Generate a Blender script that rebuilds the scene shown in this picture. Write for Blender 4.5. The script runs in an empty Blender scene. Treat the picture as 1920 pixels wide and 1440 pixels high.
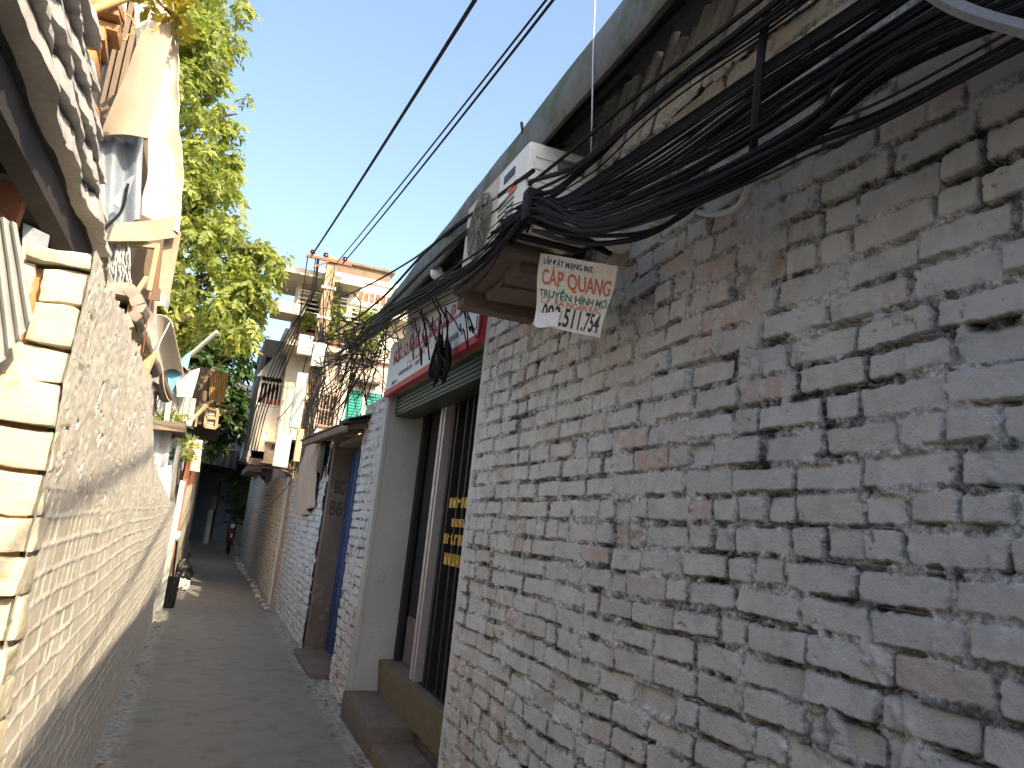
import bpy, bmesh, math, random
import numpy as np
from mathutils import Vector, Matrix, noise as mnoise

random.seed(7)
R = math.radians
C = bpy.context.scene.collection

# ------------------------------------------------------------------ camera
F_PX = 1430.0
CX, CY = 960.0, 720.0
CAM = Vector((0, 0, 1.55))
_vu = Vector((1673 - CX, -6300 - CY, F_PX)).normalized()
_F = Vector((382 - CX, 945 - CY, F_PX)).normalized()
_U = (_vu - _F * _vu.dot(_F)).normalized()
_X = _F.cross(_U)
M3 = Matrix((_X, _F, _U))            # world = M3 @ cam(x right, y down, z forward)
cam = bpy.data.objects.new('camera', bpy.data.cameras.new('camera'))
C.objects.link(cam)
mw = M3 @ Matrix(((1, 0, 0), (0, -1, 0), (0, 0, -1)))
cam.matrix_world = Matrix.Translation(CAM) @ mw.to_4x4()
cam.data.sensor_width = 36
cam.data.lens = 36 * F_PX / 1920
cam.data.clip_start = 0.03
cam.data.clip_end = 2000
bpy.context.scene.camera = cam


def at(u, v, x=None, y=None, z=None):
    """point of a survey of the place: the sight line (u, v) met with a plane of the place"""
    d = M3 @ Vector((u - CX, v - CY, F_PX))
    if x is not None:
        t = (x - CAM.x) / d.x
    elif y is not None:
        t = (y - CAM.y) / d.y
    else:
        t = (z - CAM.z) / d.z
    return CAM + d * t


# ------------------------------------------------------------------ materials
def new_mat(name):
    m = bpy.data.materials.new(name)
    m.use_nodes = True
    nt = m.node_tree
    b = nt.nodes['Principled BSDF']
    return m, nt, b


def nd(nt, t, **kw):
    n = nt.nodes.new(t)
    for k, v in kw.items():
        if k in n.inputs:
            n.inputs[k].default_value = v
        else:
            setattr(n, k, v)
    return n


def mixc(nt, fac, a, b, mode='MIX'):
    n = nt.nodes.new('ShaderNodeMix')
    n.data_type = 'RGBA'
    n.blend_type = mode
    for s, v in ((n.inputs[0], fac), (n.inputs[6], a), (n.inputs[7], b)):
        if isinstance(v, bpy.types.NodeSocket):
            nt.links.new(v, s)
        elif isinstance(v, (int, float)):
            s.default_value = v
        else:
            s.default_value = (*v, 1) if len(v) == 3 else v
    return n.outputs[2]


def noise_fac(nt, vec, scale, lo, hi, detail=6, rough=.6):
    n = nd(nt, 'ShaderNodeTexNoise', Scale=scale, Detail=detail, Roughness=rough)
    nt.links.new(vec, n.inputs['Vector'])
    mr = nd(nt, 'ShaderNodeMapRange')
    mr.inputs[1].default_value = lo
    mr.inputs[2].default_value = hi
    nt.links.new(n.outputs['Fac'], mr.inputs[0])
    return mr.outputs[0]


def coords(nt, scale=(1, 1, 1)):
    tc = nd(nt, 'ShaderNodeTexCoord')
    mp = nd(nt, 'ShaderNodeMapping')
    mp.inputs['Scale'].default_value = scale
    nt.links.new(tc.outputs['Object'], mp.inputs['Vector'])
    return mp.outputs[0]


def mat(name, c1, c2=None, c3=None, sc=6., rough=.8, bump=.3, bsc=40., stretch=(1, 1, 1), c3lo=.58, metal=0., spec=.3):
    """weathered surface: two tones in large patches, a third in smaller stains, grain bump"""
    m, nt, b = new_mat(name)
    c2 = c2 or tuple(v * .75 for v in c1)
    vec = coords(nt, stretch)
    col = mixc(nt, noise_fac(nt, vec, sc, .35, .65), c1, c2)
    if c3:
        col = mixc(nt, noise_fac(nt, vec, sc * 2.3, c3lo, c3lo + .1), col, c3)
    g = noise_fac(nt, vec, bsc * 1.5, .3, .7)
    col = mixc(nt, .25, col, mixc(nt, g, tuple(v * .6 for v in c1), tuple(min(1, v * 1.3) for v in c1)))
    nt.links.new(col, b.inputs['Base Color'])
    b.inputs['Roughness'].default_value = rough
    b.inputs['Metallic'].default_value = metal
    b.inputs['Specular IOR Level'].default_value = spec
    if bump:
        bp = nd(nt, 'ShaderNodeBump', Strength=bump, Distance=.01)
        n = nd(nt, 'ShaderNodeTexNoise', Scale=bsc, Detail=8, Roughness=.65)
        nt.links.new(vec, n.inputs['Vector'])
        nt.links.new(n.outputs['Fac'], bp.inputs['Height'])
        nt.links.new(bp.outputs[0], b.inputs['Normal'])
    return m


def brick_mat(name, paint, paint2, mortar, dirt, raw, dirt_amt=.55, raw_amt=.55, warm=None, bump=.55):
    """painted brick: attribute 'wear' holds tint, bare mask, joint mask, smear mask"""
    m, nt, b = new_mat(name)
    vec = coords(nt)
    at_ = nd(nt, 'ShaderNodeAttribute', attribute_name='wear')
    sep = nd(nt, 'ShaderNodeSeparateColor')
    nt.links.new(at_.outputs['Color'], sep.inputs[0])
    col = mixc(nt, sep.outputs[0], paint, paint2)
    if warm:
        col = mixc(nt, noise_fac(nt, vec, 1.1, .42, .62, 3), col, warm)
    # grain and blotches in the whitewash
    col = mixc(nt, noise_fac(nt, vec, 14, .45, .75), col, tuple(v * .72 for v in paint))
    col = mixc(nt, noise_fac(nt, vec, 120, .62, .74), col, tuple(v * .55 for v in paint))
    # bare brick showing through
    rawm = nd(nt, 'ShaderNodeMath', operation='MULTIPLY')
    nt.links.new(sep.outputs[1], rawm.inputs[0])
    nt.links.new(noise_fac(nt, vec, 22, .34, .56), rawm.inputs[1])
    rm2 = nd(nt, 'ShaderNodeMath', operation='MULTIPLY')
    nt.links.new(rawm.outputs[0], rm2.inputs[0])
    rm2.inputs[1].default_value = raw_amt
    col = mixc(nt, rm2.outputs[0], col, raw)
    # joints
    col = mixc(nt, sep.outputs[2], col, mixc(nt, noise_fac(nt, vec, 75, .40, .62, 6, .7), tuple(v * .55 for v in mortar), tuple(min(.82, v * 1.3) for v in mortar)))
    dm = nd(nt, 'ShaderNodeMath', operation='MULTIPLY')
    nt.links.new(sep.outputs[2], dm.inputs[0])
    nt.links.new(noise_fac(nt, vec, 7, .45, .60, 9, .75), dm.inputs[1])
    dm2 = nd(nt, 'ShaderNodeMath', operation='MULTIPLY')
    nt.links.new(dm.outputs[0], dm2.inputs[0])
    dm2.inputs[1].default_value = dirt_amt
    col = mixc(nt, dm2.outputs[0], col, dirt)
    # grime specks and soot patches
    col = mixc(nt, noise_fac(nt, vec, 38, .62, .70, 8, .75), col, tuple(v * .35 for v in paint))
    nt.links.new(col, b.inputs['Base Color'])
    b.inputs['Roughness'].default_value = .92
    b.inputs['Specular IOR Level'].default_value = .15
    bp = nd(nt, 'ShaderNodeBump', Strength=bump, Distance=.009)
    n = nd(nt, 'ShaderNodeTexNoise', Scale=150, Detail=9, Roughness=.7)
    nt.links.new(vec, n.inputs['Vector'])
    nt.links.new(n.outputs['Fac'], bp.inputs['Height'])
    nt.links.new(bp.outputs[0], b.inputs['Normal'])
    return m


def leaf_mat(name, c1, c2, c3, trans=.35):
    m, nt, b = new_mat(name)
    at_ = nd(nt, 'ShaderNodeAttribute', attribute_name='wear')
    sep = nd(nt, 'ShaderNodeSeparateColor')
    nt.links.new(at_.outputs['Color'], sep.inputs[0])
    col = mixc(nt, sep.outputs[0], c1, c2)
    mr = nd(nt, 'ShaderNodeMapRange')
    mr.inputs[1].default_value = .93
    mr.inputs[2].default_value = .96
    nt.links.new(sep.outputs[1], mr.inputs[0])
    col = mixc(nt, mr.outputs[0], col, c3)
    nt.links.new(col, b.inputs['Base Color'])
    b.inputs['Roughness'].default_value = .5
    tr = nd(nt, 'ShaderNodeBsdfTranslucent')
    nt.links.new(mixc(nt, 1.0, col, (1.5, 1.6, .7), 'MULTIPLY'), tr.inputs['Color'])
    mx = nd(nt, 'ShaderNodeMixShader')
    mx.inputs[0].default_value = trans
    nt.links.new(b.outputs[0], mx.inputs[1])
    nt.links.new(tr.outputs[0], mx.inputs[2])
    nt.links.new(mx.outputs[0], nt.nodes['Material Output'].inputs['Surface'])
    return m


def path_mat():
    m, nt, b = new_mat('old_concrete')
    vec = coords(nt)
    col = mixc(nt, noise_fac(nt, vec, 1.3, .38, .62, 5), (.185, .19, .178), (.205, .182, .168))
    col = mixc(nt, noise_fac(nt, vec, 5, .5, .7, 8), col, (.125, .13, .117))
    col = mixc(nt, noise_fac(nt, vec, 60, .55, .75), col, (.23, .22, .2))
    # cement smeared along both edges: ragged, paler
    sx = nd(nt, 'ShaderNodeSeparateXYZ')
    nt.links.new(vec, sx.inputs[0])
    ab = nd(nt, 'ShaderNodeMath', operation='ABSOLUTE')
    of = nd(nt, 'ShaderNodeMath', operation='SUBTRACT')
    nt.links.new(sx.outputs[0], of.inputs[0])
    of.inputs[1].default_value = .47
    nt.links.new(of.outputs[0], ab.inputs[0])
    nz = nd(nt, 'ShaderNodeTexNoise', Scale=7, Detail=8, Roughness=.7)
    nt.links.new(vec, nz.inputs['Vector'])
    ad = nd(nt, 'ShaderNodeMath', operation='MULTIPLY_ADD')
    nt.links.new(nz.outputs['Fac'], ad.inputs[0])
    ad.inputs[1].default_value = .38
    nt.links.new(ab.outputs[0], ad.inputs[2])
    mr = nd(nt, 'ShaderNodeMapRange')
    mr.inputs[1].default_value = .84
    mr.inputs[2].default_value = .93
    nt.links.new(ad.outputs[0], mr.inputs[0])
    col = mixc(nt, mr.outputs[0], col, mixc(nt, noise_fac(nt, vec, 18, .4, .62, 8, .7), (.34, .34, .33), (.15, .15, .135)))
    nt.links.new(col, b.inputs['Base Color'])
    b.inputs['Roughness'].default_value = .82
    bp = nd(nt, 'ShaderNodeBump', Strength=.5, Distance=.012)
    n = nd(nt, 'ShaderNodeTexNoise', Scale=34, Detail=10, Roughness=.7)
    nt.links.new(vec, n.inputs['Vector'])
    nt.links.new(n.outputs['Fac'], bp.inputs['Height'])
    nt.links.new(bp.outputs[0], b.inputs['Normal'])
    return m


MT = {}
MT['whitewash'] = brick_mat('whitewash_brick', (.60, .61, .615), (.50, .505, .51), (.57, .575, .575), (.02, .02, .018), (.50, .38, .33), .97, .85, warm=(.60, .59, .57), bump=.9)
MT['bluewash'] = brick_mat('blue_whitewash_brick', (.58, .60, .63), (.48, .50, .53), (.46, .47, .48), (.05, .05, .045), (.36, .22, .16), .75, .35)
MT['greybrick'] = brick_mat('grey_painted_brick', (.67, .62, .54), (.57, .53, .47), (.74, .70, .63), (.42, .38, .32), (.46, .36, .26), .3, .4, warm=(.68, .64, .565), bump=.2)
MT['quoin'] = mat('cream_limewash', (.60, .55, .44), (.54, .47, .35), (.42, .29, .15), 5, .9, .6, 45, c3lo=.6)
MT['path'] = path_mat()
MT['earth'] = mat('dusty_earth', (.16, .14, .11), (.12, .1, .08), None, 2, .95, .4, 20)
MT['plaster'] = mat('pale_plaster', (.41, .42, .41), (.35, .355, .34), (.30, .28, .25), 2.2, .9, .25, 60, c3lo=.62)
MT['stepcon'] = mat('red_brown_cement', (.15, .122, .108), (.108, .093, .085), (.22, .19, .17), 6, .8, .5, 50)
MT['yellowcon'] = mat('yellow_flaked_cement', (.18, .15, .08), (.125, .108, .065), (.13, .10, .085), 9, .85, .6, 40, c3lo=.5)
MT['browncon'] = mat('brown_stained_concrete', (.16, .125, .105), (.11, .09, .08), (.22, .19, .16), 3, .85, .4, 40)
MT['mossfascia'] = mat('mossy_grey_gutter', (.15, .155, .16), (.105, .11, .108), (.065, .09, .03), 2.2, .75, .4, 30, c3lo=.48)
MT['roofdark'] = mat('dark_roof_boards', (.055, .05, .05), (.035, .035, .04), None, 4, .9, .4, 30)
MT['fibro'] = mat('grey_fibre_cement', (.46, .44, .42), (.38, .36, .345), (.20, .18, .16), 5, .92, .7, 35, c3lo=.6)
MT['tilewhite'] = mat('whitewashed_tiles', (.74, .77, .80), (.62, .64, .67), (.16, .13, .11), 7, .9, .5, 45, c3lo=.6)
MT['cable'] = mat('black_cable_sheath', (.010, .010, .012), (.016, .016, .018), None, 8, .7, .1, 60, spec=.12)
MT['greycable'] = mat('grey_conduit', (.16, .165, .18), (.12, .12, .13), None, 8, .5, .1, 60)
MT['whitehose'] = mat('pale_hose', (.50, .52, .52), (.42, .43, .43), None, 8, .5, .1, 60)
MT['acwhite'] = mat('yellowed_white_enamel', (.68, .67, .62), (.60, .58, .52), (.42, .38, .32), 5, .45, .12, 60, c3lo=.62, spec=.5)
MT['acfront'] = mat('dirty_grille_enamel', (.36, .335, .285), (.28, .26, .22), (.18, .16, .13), 9, .6, .3, 60)
MT['acrib'] = mat('dusty_grille_wire', (.50, .46, .38), (.42, .385, .32), None, 9, .6, .1, 60)
MT['acdark'] = mat('dark_grille', (.10, .095, .085), (.16, .15, .13), None, 9, .6, .2, 60)
MT['red'] = mat('red_paint', (.42, .045, .06), (.36, .04, .05), None, 5, .5, .1, 60)
MT['pink'] = mat('faded_pink_letter', (.50, .13, .17), (.42, .09, .13), None, 9, .6, .1, 60)
MT['signwhite'] = mat('pale_sign_panel', (.66, .70, .72), (.58, .63, .66), (.45, .50, .52), 4, .55, .08, 60, c3lo=.65)
MT['navy'] = mat('navy_print', (.03, .04, .12), (.05, .06, .14), None, 9, .6, 0)
MT['blackprint'] = mat('black_print', (.02, .02, .025), (.035, .035, .04), None, 9, .6, 0)
MT['soot'] = mat('faded_black_paint', (.055, .045, .04), (.075, .062, .055), None, 12, .8, 0)
MT['green'] = mat('green_print', (.025, .17, .08), (.03, .13, .06), None, 9, .6, 0)
MT['orange'] = mat('orange_red_print', (.52, .13, .06), (.42, .10, .05), None, 30, .6, 0)
MT['bannercloth'] = mat('dirty_banner_cloth', (.66, .63, .56), (.58, .54, .47), (.40, .36, .28), 9, .75, .2, 60, c3lo=.6)
MT['paper'] = mat('torn_white_paper', (.74, .72, .72), (.66, .62, .63), None, 12, .85, .2, 60)
MT['dkgreen'] = mat('dark_green_shutter', (.03, .05, .04), (.025, .035, .03), None, 6, .5, .1, 40)
MT['alu'] = mat('aluminium_frame', (.46, .42, .40), (.40, .36, .35), (.28, .24, .22), 8, .4, .08, 60, metal=.3, c3lo=.62)
MT['darkalu'] = mat('dark_metal_frame', (.03, .028, .028), (.024, .022, .022), None, 8, .6, .08, 60, metal=0, spec=.12)
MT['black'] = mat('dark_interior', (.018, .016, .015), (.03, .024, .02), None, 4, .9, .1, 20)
MT['yellow'] = mat('yellow_lettering', (.48, .29, .03), (.38, .22, .03), None, 12, .6, 0)
MT['blue'] = mat('blue_door_paint', (.014, .045, .16), (.012, .03, .11), (.05, .06, .09), 3, .55, .15, 40)
MT['wood'] = mat('grey_brown_timber', (.20, .145, .10), (.13, .10, .075), (.30, .24, .18), 5, .85, .5, 30, stretch=(1, 1, .25))
MT['oldtimber'] = mat('weathered_grey_timber', (.34, .29, .25), (.24, .20, .17), (.44, .38, .31), 7, .85, .5, 30)
MT['palewood'] = mat('pale_timber', (.48, .36, .22), (.38, .27, .16), None, 6, .8, .4, 30)
MT['bamboo'] = mat('dry_bamboo', (.50, .33, .14), (.40, .25, .10), None, 8, .6, .2, 40)
MT['rawbrick'] = mat('broken_raw_brick', (.46, .26, .12), (.36, .19, .09), (.55, .42, .25), 10, .9, .7, 35)
MT['tinbeige'] = mat('dusty_tin_sheet', (.36, .295, .225), (.31, .25, .19), (.23, .17, .12), 4, .6, .15, 50, c3lo=.64)
MT['tinwhite'] = mat('white_tin_sheet', (.62, .56, .46), (.55, .48, .38), (.38, .28, .18), 4, .55, .2, 50, c3lo=.64)
MT['tinblue'] = mat('blue_grey_tin', (.30, .35, .42), (.24, .28, .33), (.40, .38, .34), 4, .45, .15, 50, metal=.2)
MT['tingrey'] = mat('galvanised_tin', (.40, .41, .41), (.31, .31, .31), (.26, .19, .14), 3, .5, .2, 40, stretch=(1, 1, .3), c3lo=.6, metal=.25)
MT['rust'] = mat('rusted_tin', (.33, .13, .07), (.25, .10, .06), (.45, .36, .28), 4, .8, .35, 40)
MT['redpost'] = mat('faded_red_post', (.40, .19, .13), (.33, .15, .11), (.48, .36, .27), 6, .75, .3, 40)
MT['cream'] = mat('cream_render', (.56, .51, .43), (.47, .42, .35), (.40, .33, .24), 1.6, .9, .3, 30, stretch=(1, 1, .4))
MT['pinkwall'] = mat('pink_render', (.54, .43, .36), (.46, .36, .30), (.42, .30, .23), 1.6, .9, .3, 30, stretch=(1, 1, .4), c3lo=.62)
MT['housewhite'] = mat('white_render', (.74, .72, .68), (.68, .65, .60), None, 2, .9, .2, 30)
MT['shutter'] = mat('turquoise_shutter', (.05, .33, .27), (.04, .26, .22), None, 5, .55, .1, 40)
MT['greywall'] = mat('grey_lilac_cladding', (.24, .22, .23), (.19, .175, .185), None, 2, .85, .3, 30)
MT['darkwall'] = mat('dark_damp_wall', (.085, .095, .115), (.06, .065, .08), (.12, .12, .11), 2, .9, .4, 25)
MT['bluegate'] = mat('dull_blue_gate', (.07, .10, .16), (.055, .075, .12), None, 3, .7, .2, 25)
MT['pole'] = mat('weathered_concrete_pole', (.40, .29, .19), (.32, .23, .15), (.22, .16, .11), 4, .9, .4, 30)
MT['metalwhite'] = mat('white_painted_steel', (.66, .63, .56), (.56, .52, .45), (.36, .24, .15), 8, .55, .1, 40, c3lo=.64)
MT['rail'] = mat('brown_railing', (.26, .18, .13), (.20, .14, .10), None, 8, .6, .1, 40)
MT['boxgreen'] = mat('pale_green_box', (.50, .56, .49), (.42, .47, .42), None, 6, .55, .1, 40)
MT['tarpblue'] = mat('blue_plastic_sheet', (.16, .36, .46), (.12, .29, .40), None, 5, .5, .3, 15)
MT['tarpbrown'] = mat('dusty_tarpaulin', (.42, .335, .28), (.34, .27, .225), (.24, .20, .175), 3, .85, .5, 14, stretch=(1, 1, .4))
MT['blackbag'] = mat('black_plastic', (.014, .014, .016), (.022, .022, .024), None, 6, .35, .5, 20)
MT['whitebag'] = mat('white_plastic', (.66, .65, .62), (.56, .55, .52), None, 6, .45, .4, 20)
MT['glass'] = mat('dark_window_glass', (.012, .013, .015), (.018, .018, .02), None, 4, .5, 0, spec=.06)
MT['bark'] = mat('bark', (.13, .10, .075), (.09, .07, .05), None, 8, .95, .7, 25)
MT['leaf'] = leaf_mat('leaf_green', (.32, .35, .09), (.14, .185, .05), (.40, .34, .08), .42)
MT['vineleaf'] = leaf_mat('vine_leaf', (.40, .30, .05), (.22, .22, .04), (.45, .28, .05), .3)
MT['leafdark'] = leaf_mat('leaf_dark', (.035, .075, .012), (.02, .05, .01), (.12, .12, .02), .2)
MT['dryleaf'] = leaf_mat('dry_leaf', (.20, .12, .05), (.12, .07, .035), (.30, .22, .06), .1)
MT['motordark'] = mat('dark_red_paint', (.07, .012, .014), (.05, .01, .012), None, 5, .3, 0, spec=.5)
MT['tyre'] = mat('tyre_rubber', (.018, .018, .018), (.025, .025, .025), None, 9, .85, .2, 60)
MT['chrome'] = mat('worn_chrome', (.5, .5, .5), (.4, .4, .4), None, 9, .25, 0, metal=.9)
MT['bulb'] = mat('milk_glass', (.80, .80, .86), (.78, .78, .84), None, 9, .2, 0, spec=.5)
m_, nt_, b_ = new_mat('glint_glow')
b_.inputs['Emission Color'].default_value = (1, .62, .25, 1)
b_.inputs['Emission Strength'].default_value = 26
MT['lit'] = m_  # emissive glow standing in for a bright glint

# ------------------------------------------------------------------ objects
LOC = {}


def prop(o, label=None, cat=None, group=None, kind=None):
    if label: o['label'] = label
    if cat: o['category'] = cat
    if group: o['group'] = group
    if kind: o['kind'] = kind
    return o


def thing(name, loc, label, cat, group=None):
    o = bpy.data.objects.new(name, None)
    C.objects.link(o)
    o.empty_display_size = .1
    o.location = loc
    LOC[o.name] = Vector(loc)
    return prop(o, label, cat, group)


def base_of(parent):
    return LOC[parent.name] if parent else Vector((0, 0, 0))


class MB:
    """collects shapes given in world metres; build() links them as one mesh object"""

    def __init__(s):
        s.v = []
        s.f = []
        s.sm = []

    def add(s, vs, fs, smooth=False):
        o = len(s.v)
        s.v += [Vector(p) for p in vs]
        s.f += [tuple(i + o for i in f) for f in fs]
        s.sm += [smooth] * len(fs)
        return s

    def box(s, a, b, rot=None, jit=0, bevel=0):
        a, b = Vector(a), Vector(b)
        c = (a + b) / 2
        h = (b - a) / 2
        bm = bmesh.new()
        bmesh.ops.create_cube(bm, size=2)
        for v in bm.verts:
            v.co = Vector((v.co.x * h.x, v.co.y * h.y, v.co.z * h.z))
            if jit:
                v.co += Vector((random.uniform(-jit, jit), random.uniform(-jit, jit), random.uniform(-jit, jit)))
        if bevel:
            bmesh.ops.bevel(bm, geom=list(bm.edges), offset=bevel, segments=2, affect='EDGES', profile=.6)
        if rot is not None:
            bmesh.ops.transform(bm, matrix=rot.to_4x4(), verts=bm.verts)
        bm.verts.index_update()
        s.add([v.co + c for v in bm.verts], [[v.index for v in f.verts] for f in bm.faces], bevel > 0)
        bm.free()
        return s

    def beam(s, p, q, w, h, bevel=0, jit=0):
        p, q = Vector(p), Vector(q)
        d = q - p
        rot = d.to_track_quat('Y', 'Z').to_matrix()
        c = (p + q) / 2
        L = d.length / 2
        return s.box(c - Vector((w / 2, L, h / 2)), c + Vector((w / 2, L, h / 2)), rot, jit, bevel)

    def tube(s, pts, r, n=6, cap=True):
        pts = [Vector(p) for p in pts]
        N = len(pts)
        rs = r if isinstance(r, (list, tuple)) else [r] * N
        t0 = (pts[1] - pts[0]).normalized()
        ref = Vector((0, 0, 1)) if abs(t0.z) < .9 else Vector((1, 0, 0))
        a = t0.cross(ref).normalized()
        vs = []
        for i in range(N):
            t = (pts[min(i + 1, N - 1)] - pts[max(i - 1, 0)])
            t = t.normalized() if t.length > 1e-9 else t0
            a = (a - t * a.dot(t))
            a = a.normalized() if a.length > 1e-6 else t.orthogonal().normalized()
            b = t.cross(a)
            for k in range(n):
                th = 2 * math.pi * k / n
                vs.append(pts[i] + (a * math.cos(th) + b * math.sin(th)) * rs[i])
        fs = [(i * n + k, i * n + (k + 1) % n, (i + 1) * n + (k + 1) % n, (i + 1) * n + k) for i in range(N - 1) for k in range(n)]
        if cap:
            fs += [tuple(range(n - 1, -1, -1)), tuple(range((N - 1) * n, N * n))]
        return s.add(vs, fs, True)

    def sheet(s, fn, nu, nv, th=.004):
        """thick sheet from fn(u, v) -> point"""
        P = [[Vector(fn(i / nu, j / nv)) for j in range(nv + 1)] for i in range(nu + 1)]
        top, bot = [], []
        for i in range(nu + 1):
            for j in range(nv + 1):
                du = P[min(i + 1, nu)][j] - P[max(i - 1, 0)][j]
                dv = P[i][min(j + 1, nv)] - P[i][max(j - 1, 0)]
                n = du.cross(dv)
                n = n.normalized() if n.length > 1e-9 else Vector((0, 0, 1))
                top.append(P[i][j] + n * th / 2)
                bot.append(P[i][j] - n * th / 2)
        K = len(top)
        w = nv + 1
        fs = []
        for i in range(nu):
            for j in range(nv):
                a, b, c, d = i * w + j, (i + 1) * w + j, (i + 1) * w + j + 1, i * w + j + 1
                fs.append((a, b, c, d))
                fs.append((K + d, K + c, K + b, K + a))
        for i in range(nu):
            a, b = i * w, (i + 1) * w
            fs.append((K + a, K + b, b, a))
            a, b = i * w + nv, (i + 1) * w + nv
            fs.append((a, b, K + b, K + a))
        for j in range(nv):
            a, b = j, j + 1
            fs.append((a, b, K + b, K + a))
            a, b = nu * w + j, nu * w + j + 1
            fs.append((K + a, K + b, b, a))
        return s.add(top + bot, fs, True)

    def quad_sheet(s, a, b, c, d, nu=10, nv=10, bulge=0, rough=0, th=.004, waves=0, amp=0, seed=0, dirw=0):
        """sheet between corners a-b (top) and d-c (bottom)"""
        a, b, c, d = map(Vector, (a, b, c, d))
        nrm = (b - a).cross(d - a).normalized()

        def fn(u, v):
            p = a.lerp(b, u).lerp(d.lerp(c, u), v)
            o = bulge * math.sin(math.pi * u) * (.4 + .6 * v)
            if rough:
                o += rough * mnoise.noise(p * 3.1 + Vector((seed, 0, 0))) + .4 * rough * mnoise.noise(p * 9 + Vector((seed, 3, 0)))
            if waves:
                o += amp * math.sin((u if dirw == 0 else v) * waves * 2 * math.pi)
            return p + nrm * o
        if waves:
            if dirw == 0: nu = max(nu, waves * 8)
            else: nv = max(nv, waves * 8)
        return s.sheet(fn, nu, nv, th)

    def blob(s, c, r, sx=1, sy=1, sz=1, rough=.15, seed=0, sub=2, freq=2.):
        bm = bmesh.new()
        bmesh.ops.create_icosphere(bm, subdivisions=sub, radius=1)
        for v in bm.verts:
            k = 1 + rough * mnoise.noise(v.co * freq + Vector((seed, seed * .7, 0))) + .5 * rough * mnoise.noise(v.co * freq * 2.7 + Vector((0, seed, 0)))
            v.co = Vector((v.co.x * sx, v.co.y * sy, v.co.z * sz)) * r * k
        s.add([v.co + Vector(c) for v in bm.verts], [[v.index for v in f.verts] for f in bm.faces], True)
        bm.free()
        return s

    def lathe(s, c, prof, n=20, axis='Z'):
        c = Vector(c)
        vs = []
        for (r, h) in prof:
            for k in range(n):
                th = 2 * math.pi * k / n
                p = (r * math.cos(th), r * math.sin(th), h)
                if axis == 'X': p = (h, p[0], p[1])
                if axis == 'Y': p = (p[1], h, p[0])
                vs.append(c + Vector(p))
        m = len(prof)
        fs = [(i * n + k, i * n + (k + 1) % n, (i + 1) * n + (k + 1) % n, (i + 1) * n + k) for i in range(m - 1) for k in range(n)]
        fs += [tuple(range(n - 1, -1, -1)), tuple(range((m - 1) * n, m * n))]
        return s.add(vs, fs, True)

    def roughen(s, amt, freq, seed=0):
        o = Vector((seed, seed * .3, 0))
        s.v = [p + mnoise.noise_vector(p * freq + o) * amt for p in s.v]
        return s

    def build(s, name, m, parent=None, **kw):
        b = base_of(parent)
        me = bpy.data.meshes.new(name)
        me.from_pydata([p - b for p in s.v], [], s.f)
        me.polygons.foreach_set('use_smooth', s.sm)
        me.materials.append(MT[m] if isinstance(m, str) else m)
        if any(s.sm):
            try:
                me.set_sharp_from_angle(angle=R(40))
            except Exception:
                pass
        me.update()
        o = bpy.data.objects.new(name, me)
        C.objects.link(o)
        LOC[o.name] = b.copy()
        if parent: o.parent = parent
        if kw: prop(o, **kw)
        return o


def dup(root, loc, **kw):
    r = root.copy()
    C.objects.link(r)
    r.location = loc
    LOC[r.name] = Vector(loc)
    for ch in list(root.children):
        c = ch.copy()
        C.objects.link(c)
        c.parent = r
        for g in ch.children:
            d = g.copy()
            C.objects.link(d)
            d.parent = c
    prop(r, **kw)
    return r


def smooth_path(pts, k=8):
    """centripetal spline through the points"""
    pts = [Vector(p) for p in pts]
    out = []
    for i in range(len(pts) - 1):
        p1, p2 = pts[i], pts[i + 1]
        p0 = pts[i - 1] if i else p1 * 2 - p2
        p3 = pts[i + 2] if i + 2 < len(pts) else p2 * 2 - p1
        d1 = max((p1 - p0).length ** .5, 1e-4)
        d2 = max((p2 - p1).length ** .5, 1e-4)
        d3 = max((p3 - p2).length ** .5, 1e-4)
        m1 = ((p1 - p0) / d1 - (p2 - p0) / (d1 + d2) + (p2 - p1) / d2) * d2
        m2 = ((p2 - p1) / d2 - (p3 - p1) / (d2 + d3) + (p3 - p2) / d3) * d2
        for j in range(k):
            t = j / k
            out.append(p1 * (2 * t ** 3 - 3 * t * t + 1) + m1 * (t ** 3 - 2 * t * t + t) + p2 * (3 * t * t - 2 * t ** 3) + m2 * (t ** 3 - t * t))
    out.append(pts[-1])
    return out


def text_shape(txt, bold=0):
    cu = bpy.data.curves.new('txt', 'FONT')
    cu.body = txt
    cu.size = 1
    cu.offset = bold
    o = bpy.data.objects.new('txt', cu)
    C.objects.link(o)
    bpy.context.view_layer.update()
    me = bpy.data.meshes.new_from_object(o.evaluated_get(bpy.context.evaluated_depsgraph_get()))
    vs = [v.co.copy() for v in me.vertices]
    fs = [tuple(p.vertices) for p in me.polygons]
    bpy.data.objects.remove(o)
    bpy.data.curves.remove(cu)
    bpy.data.meshes.remove(me)
    return vs, fs


def text_on(mb, txt, surf, u0, u1, v0, v1, lift=.002, bold=.01):
    """lettering stretched over the patch u0..u1, v0..v1 (v down) of surf(u, v) -> point, normal"""
    vs, fs = text_shape(txt, bold)
    if not vs: return
    x0, x1 = min(v.x for v in vs), max(v.x for v in vs)
    y0, y1 = min(v.y for v in vs), max(v.y for v in vs)
    out = []
    for v in vs:
        u = u0 + (u1 - u0) * (v.x - x0) / (x1 - x0)
        w = v1 + (v0 - v1) * (v.y - y0) / (y1 - y0)
        p, n = surf(u, w)
        out.append(p + n * lift)
    mb.add(out, fs)


# ------------------------------------------------------------------ noise fields and brick height fields
_rng = np.random.default_rng(11)
_T = _rng.random((256, 256)) * 2 - 1


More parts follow.
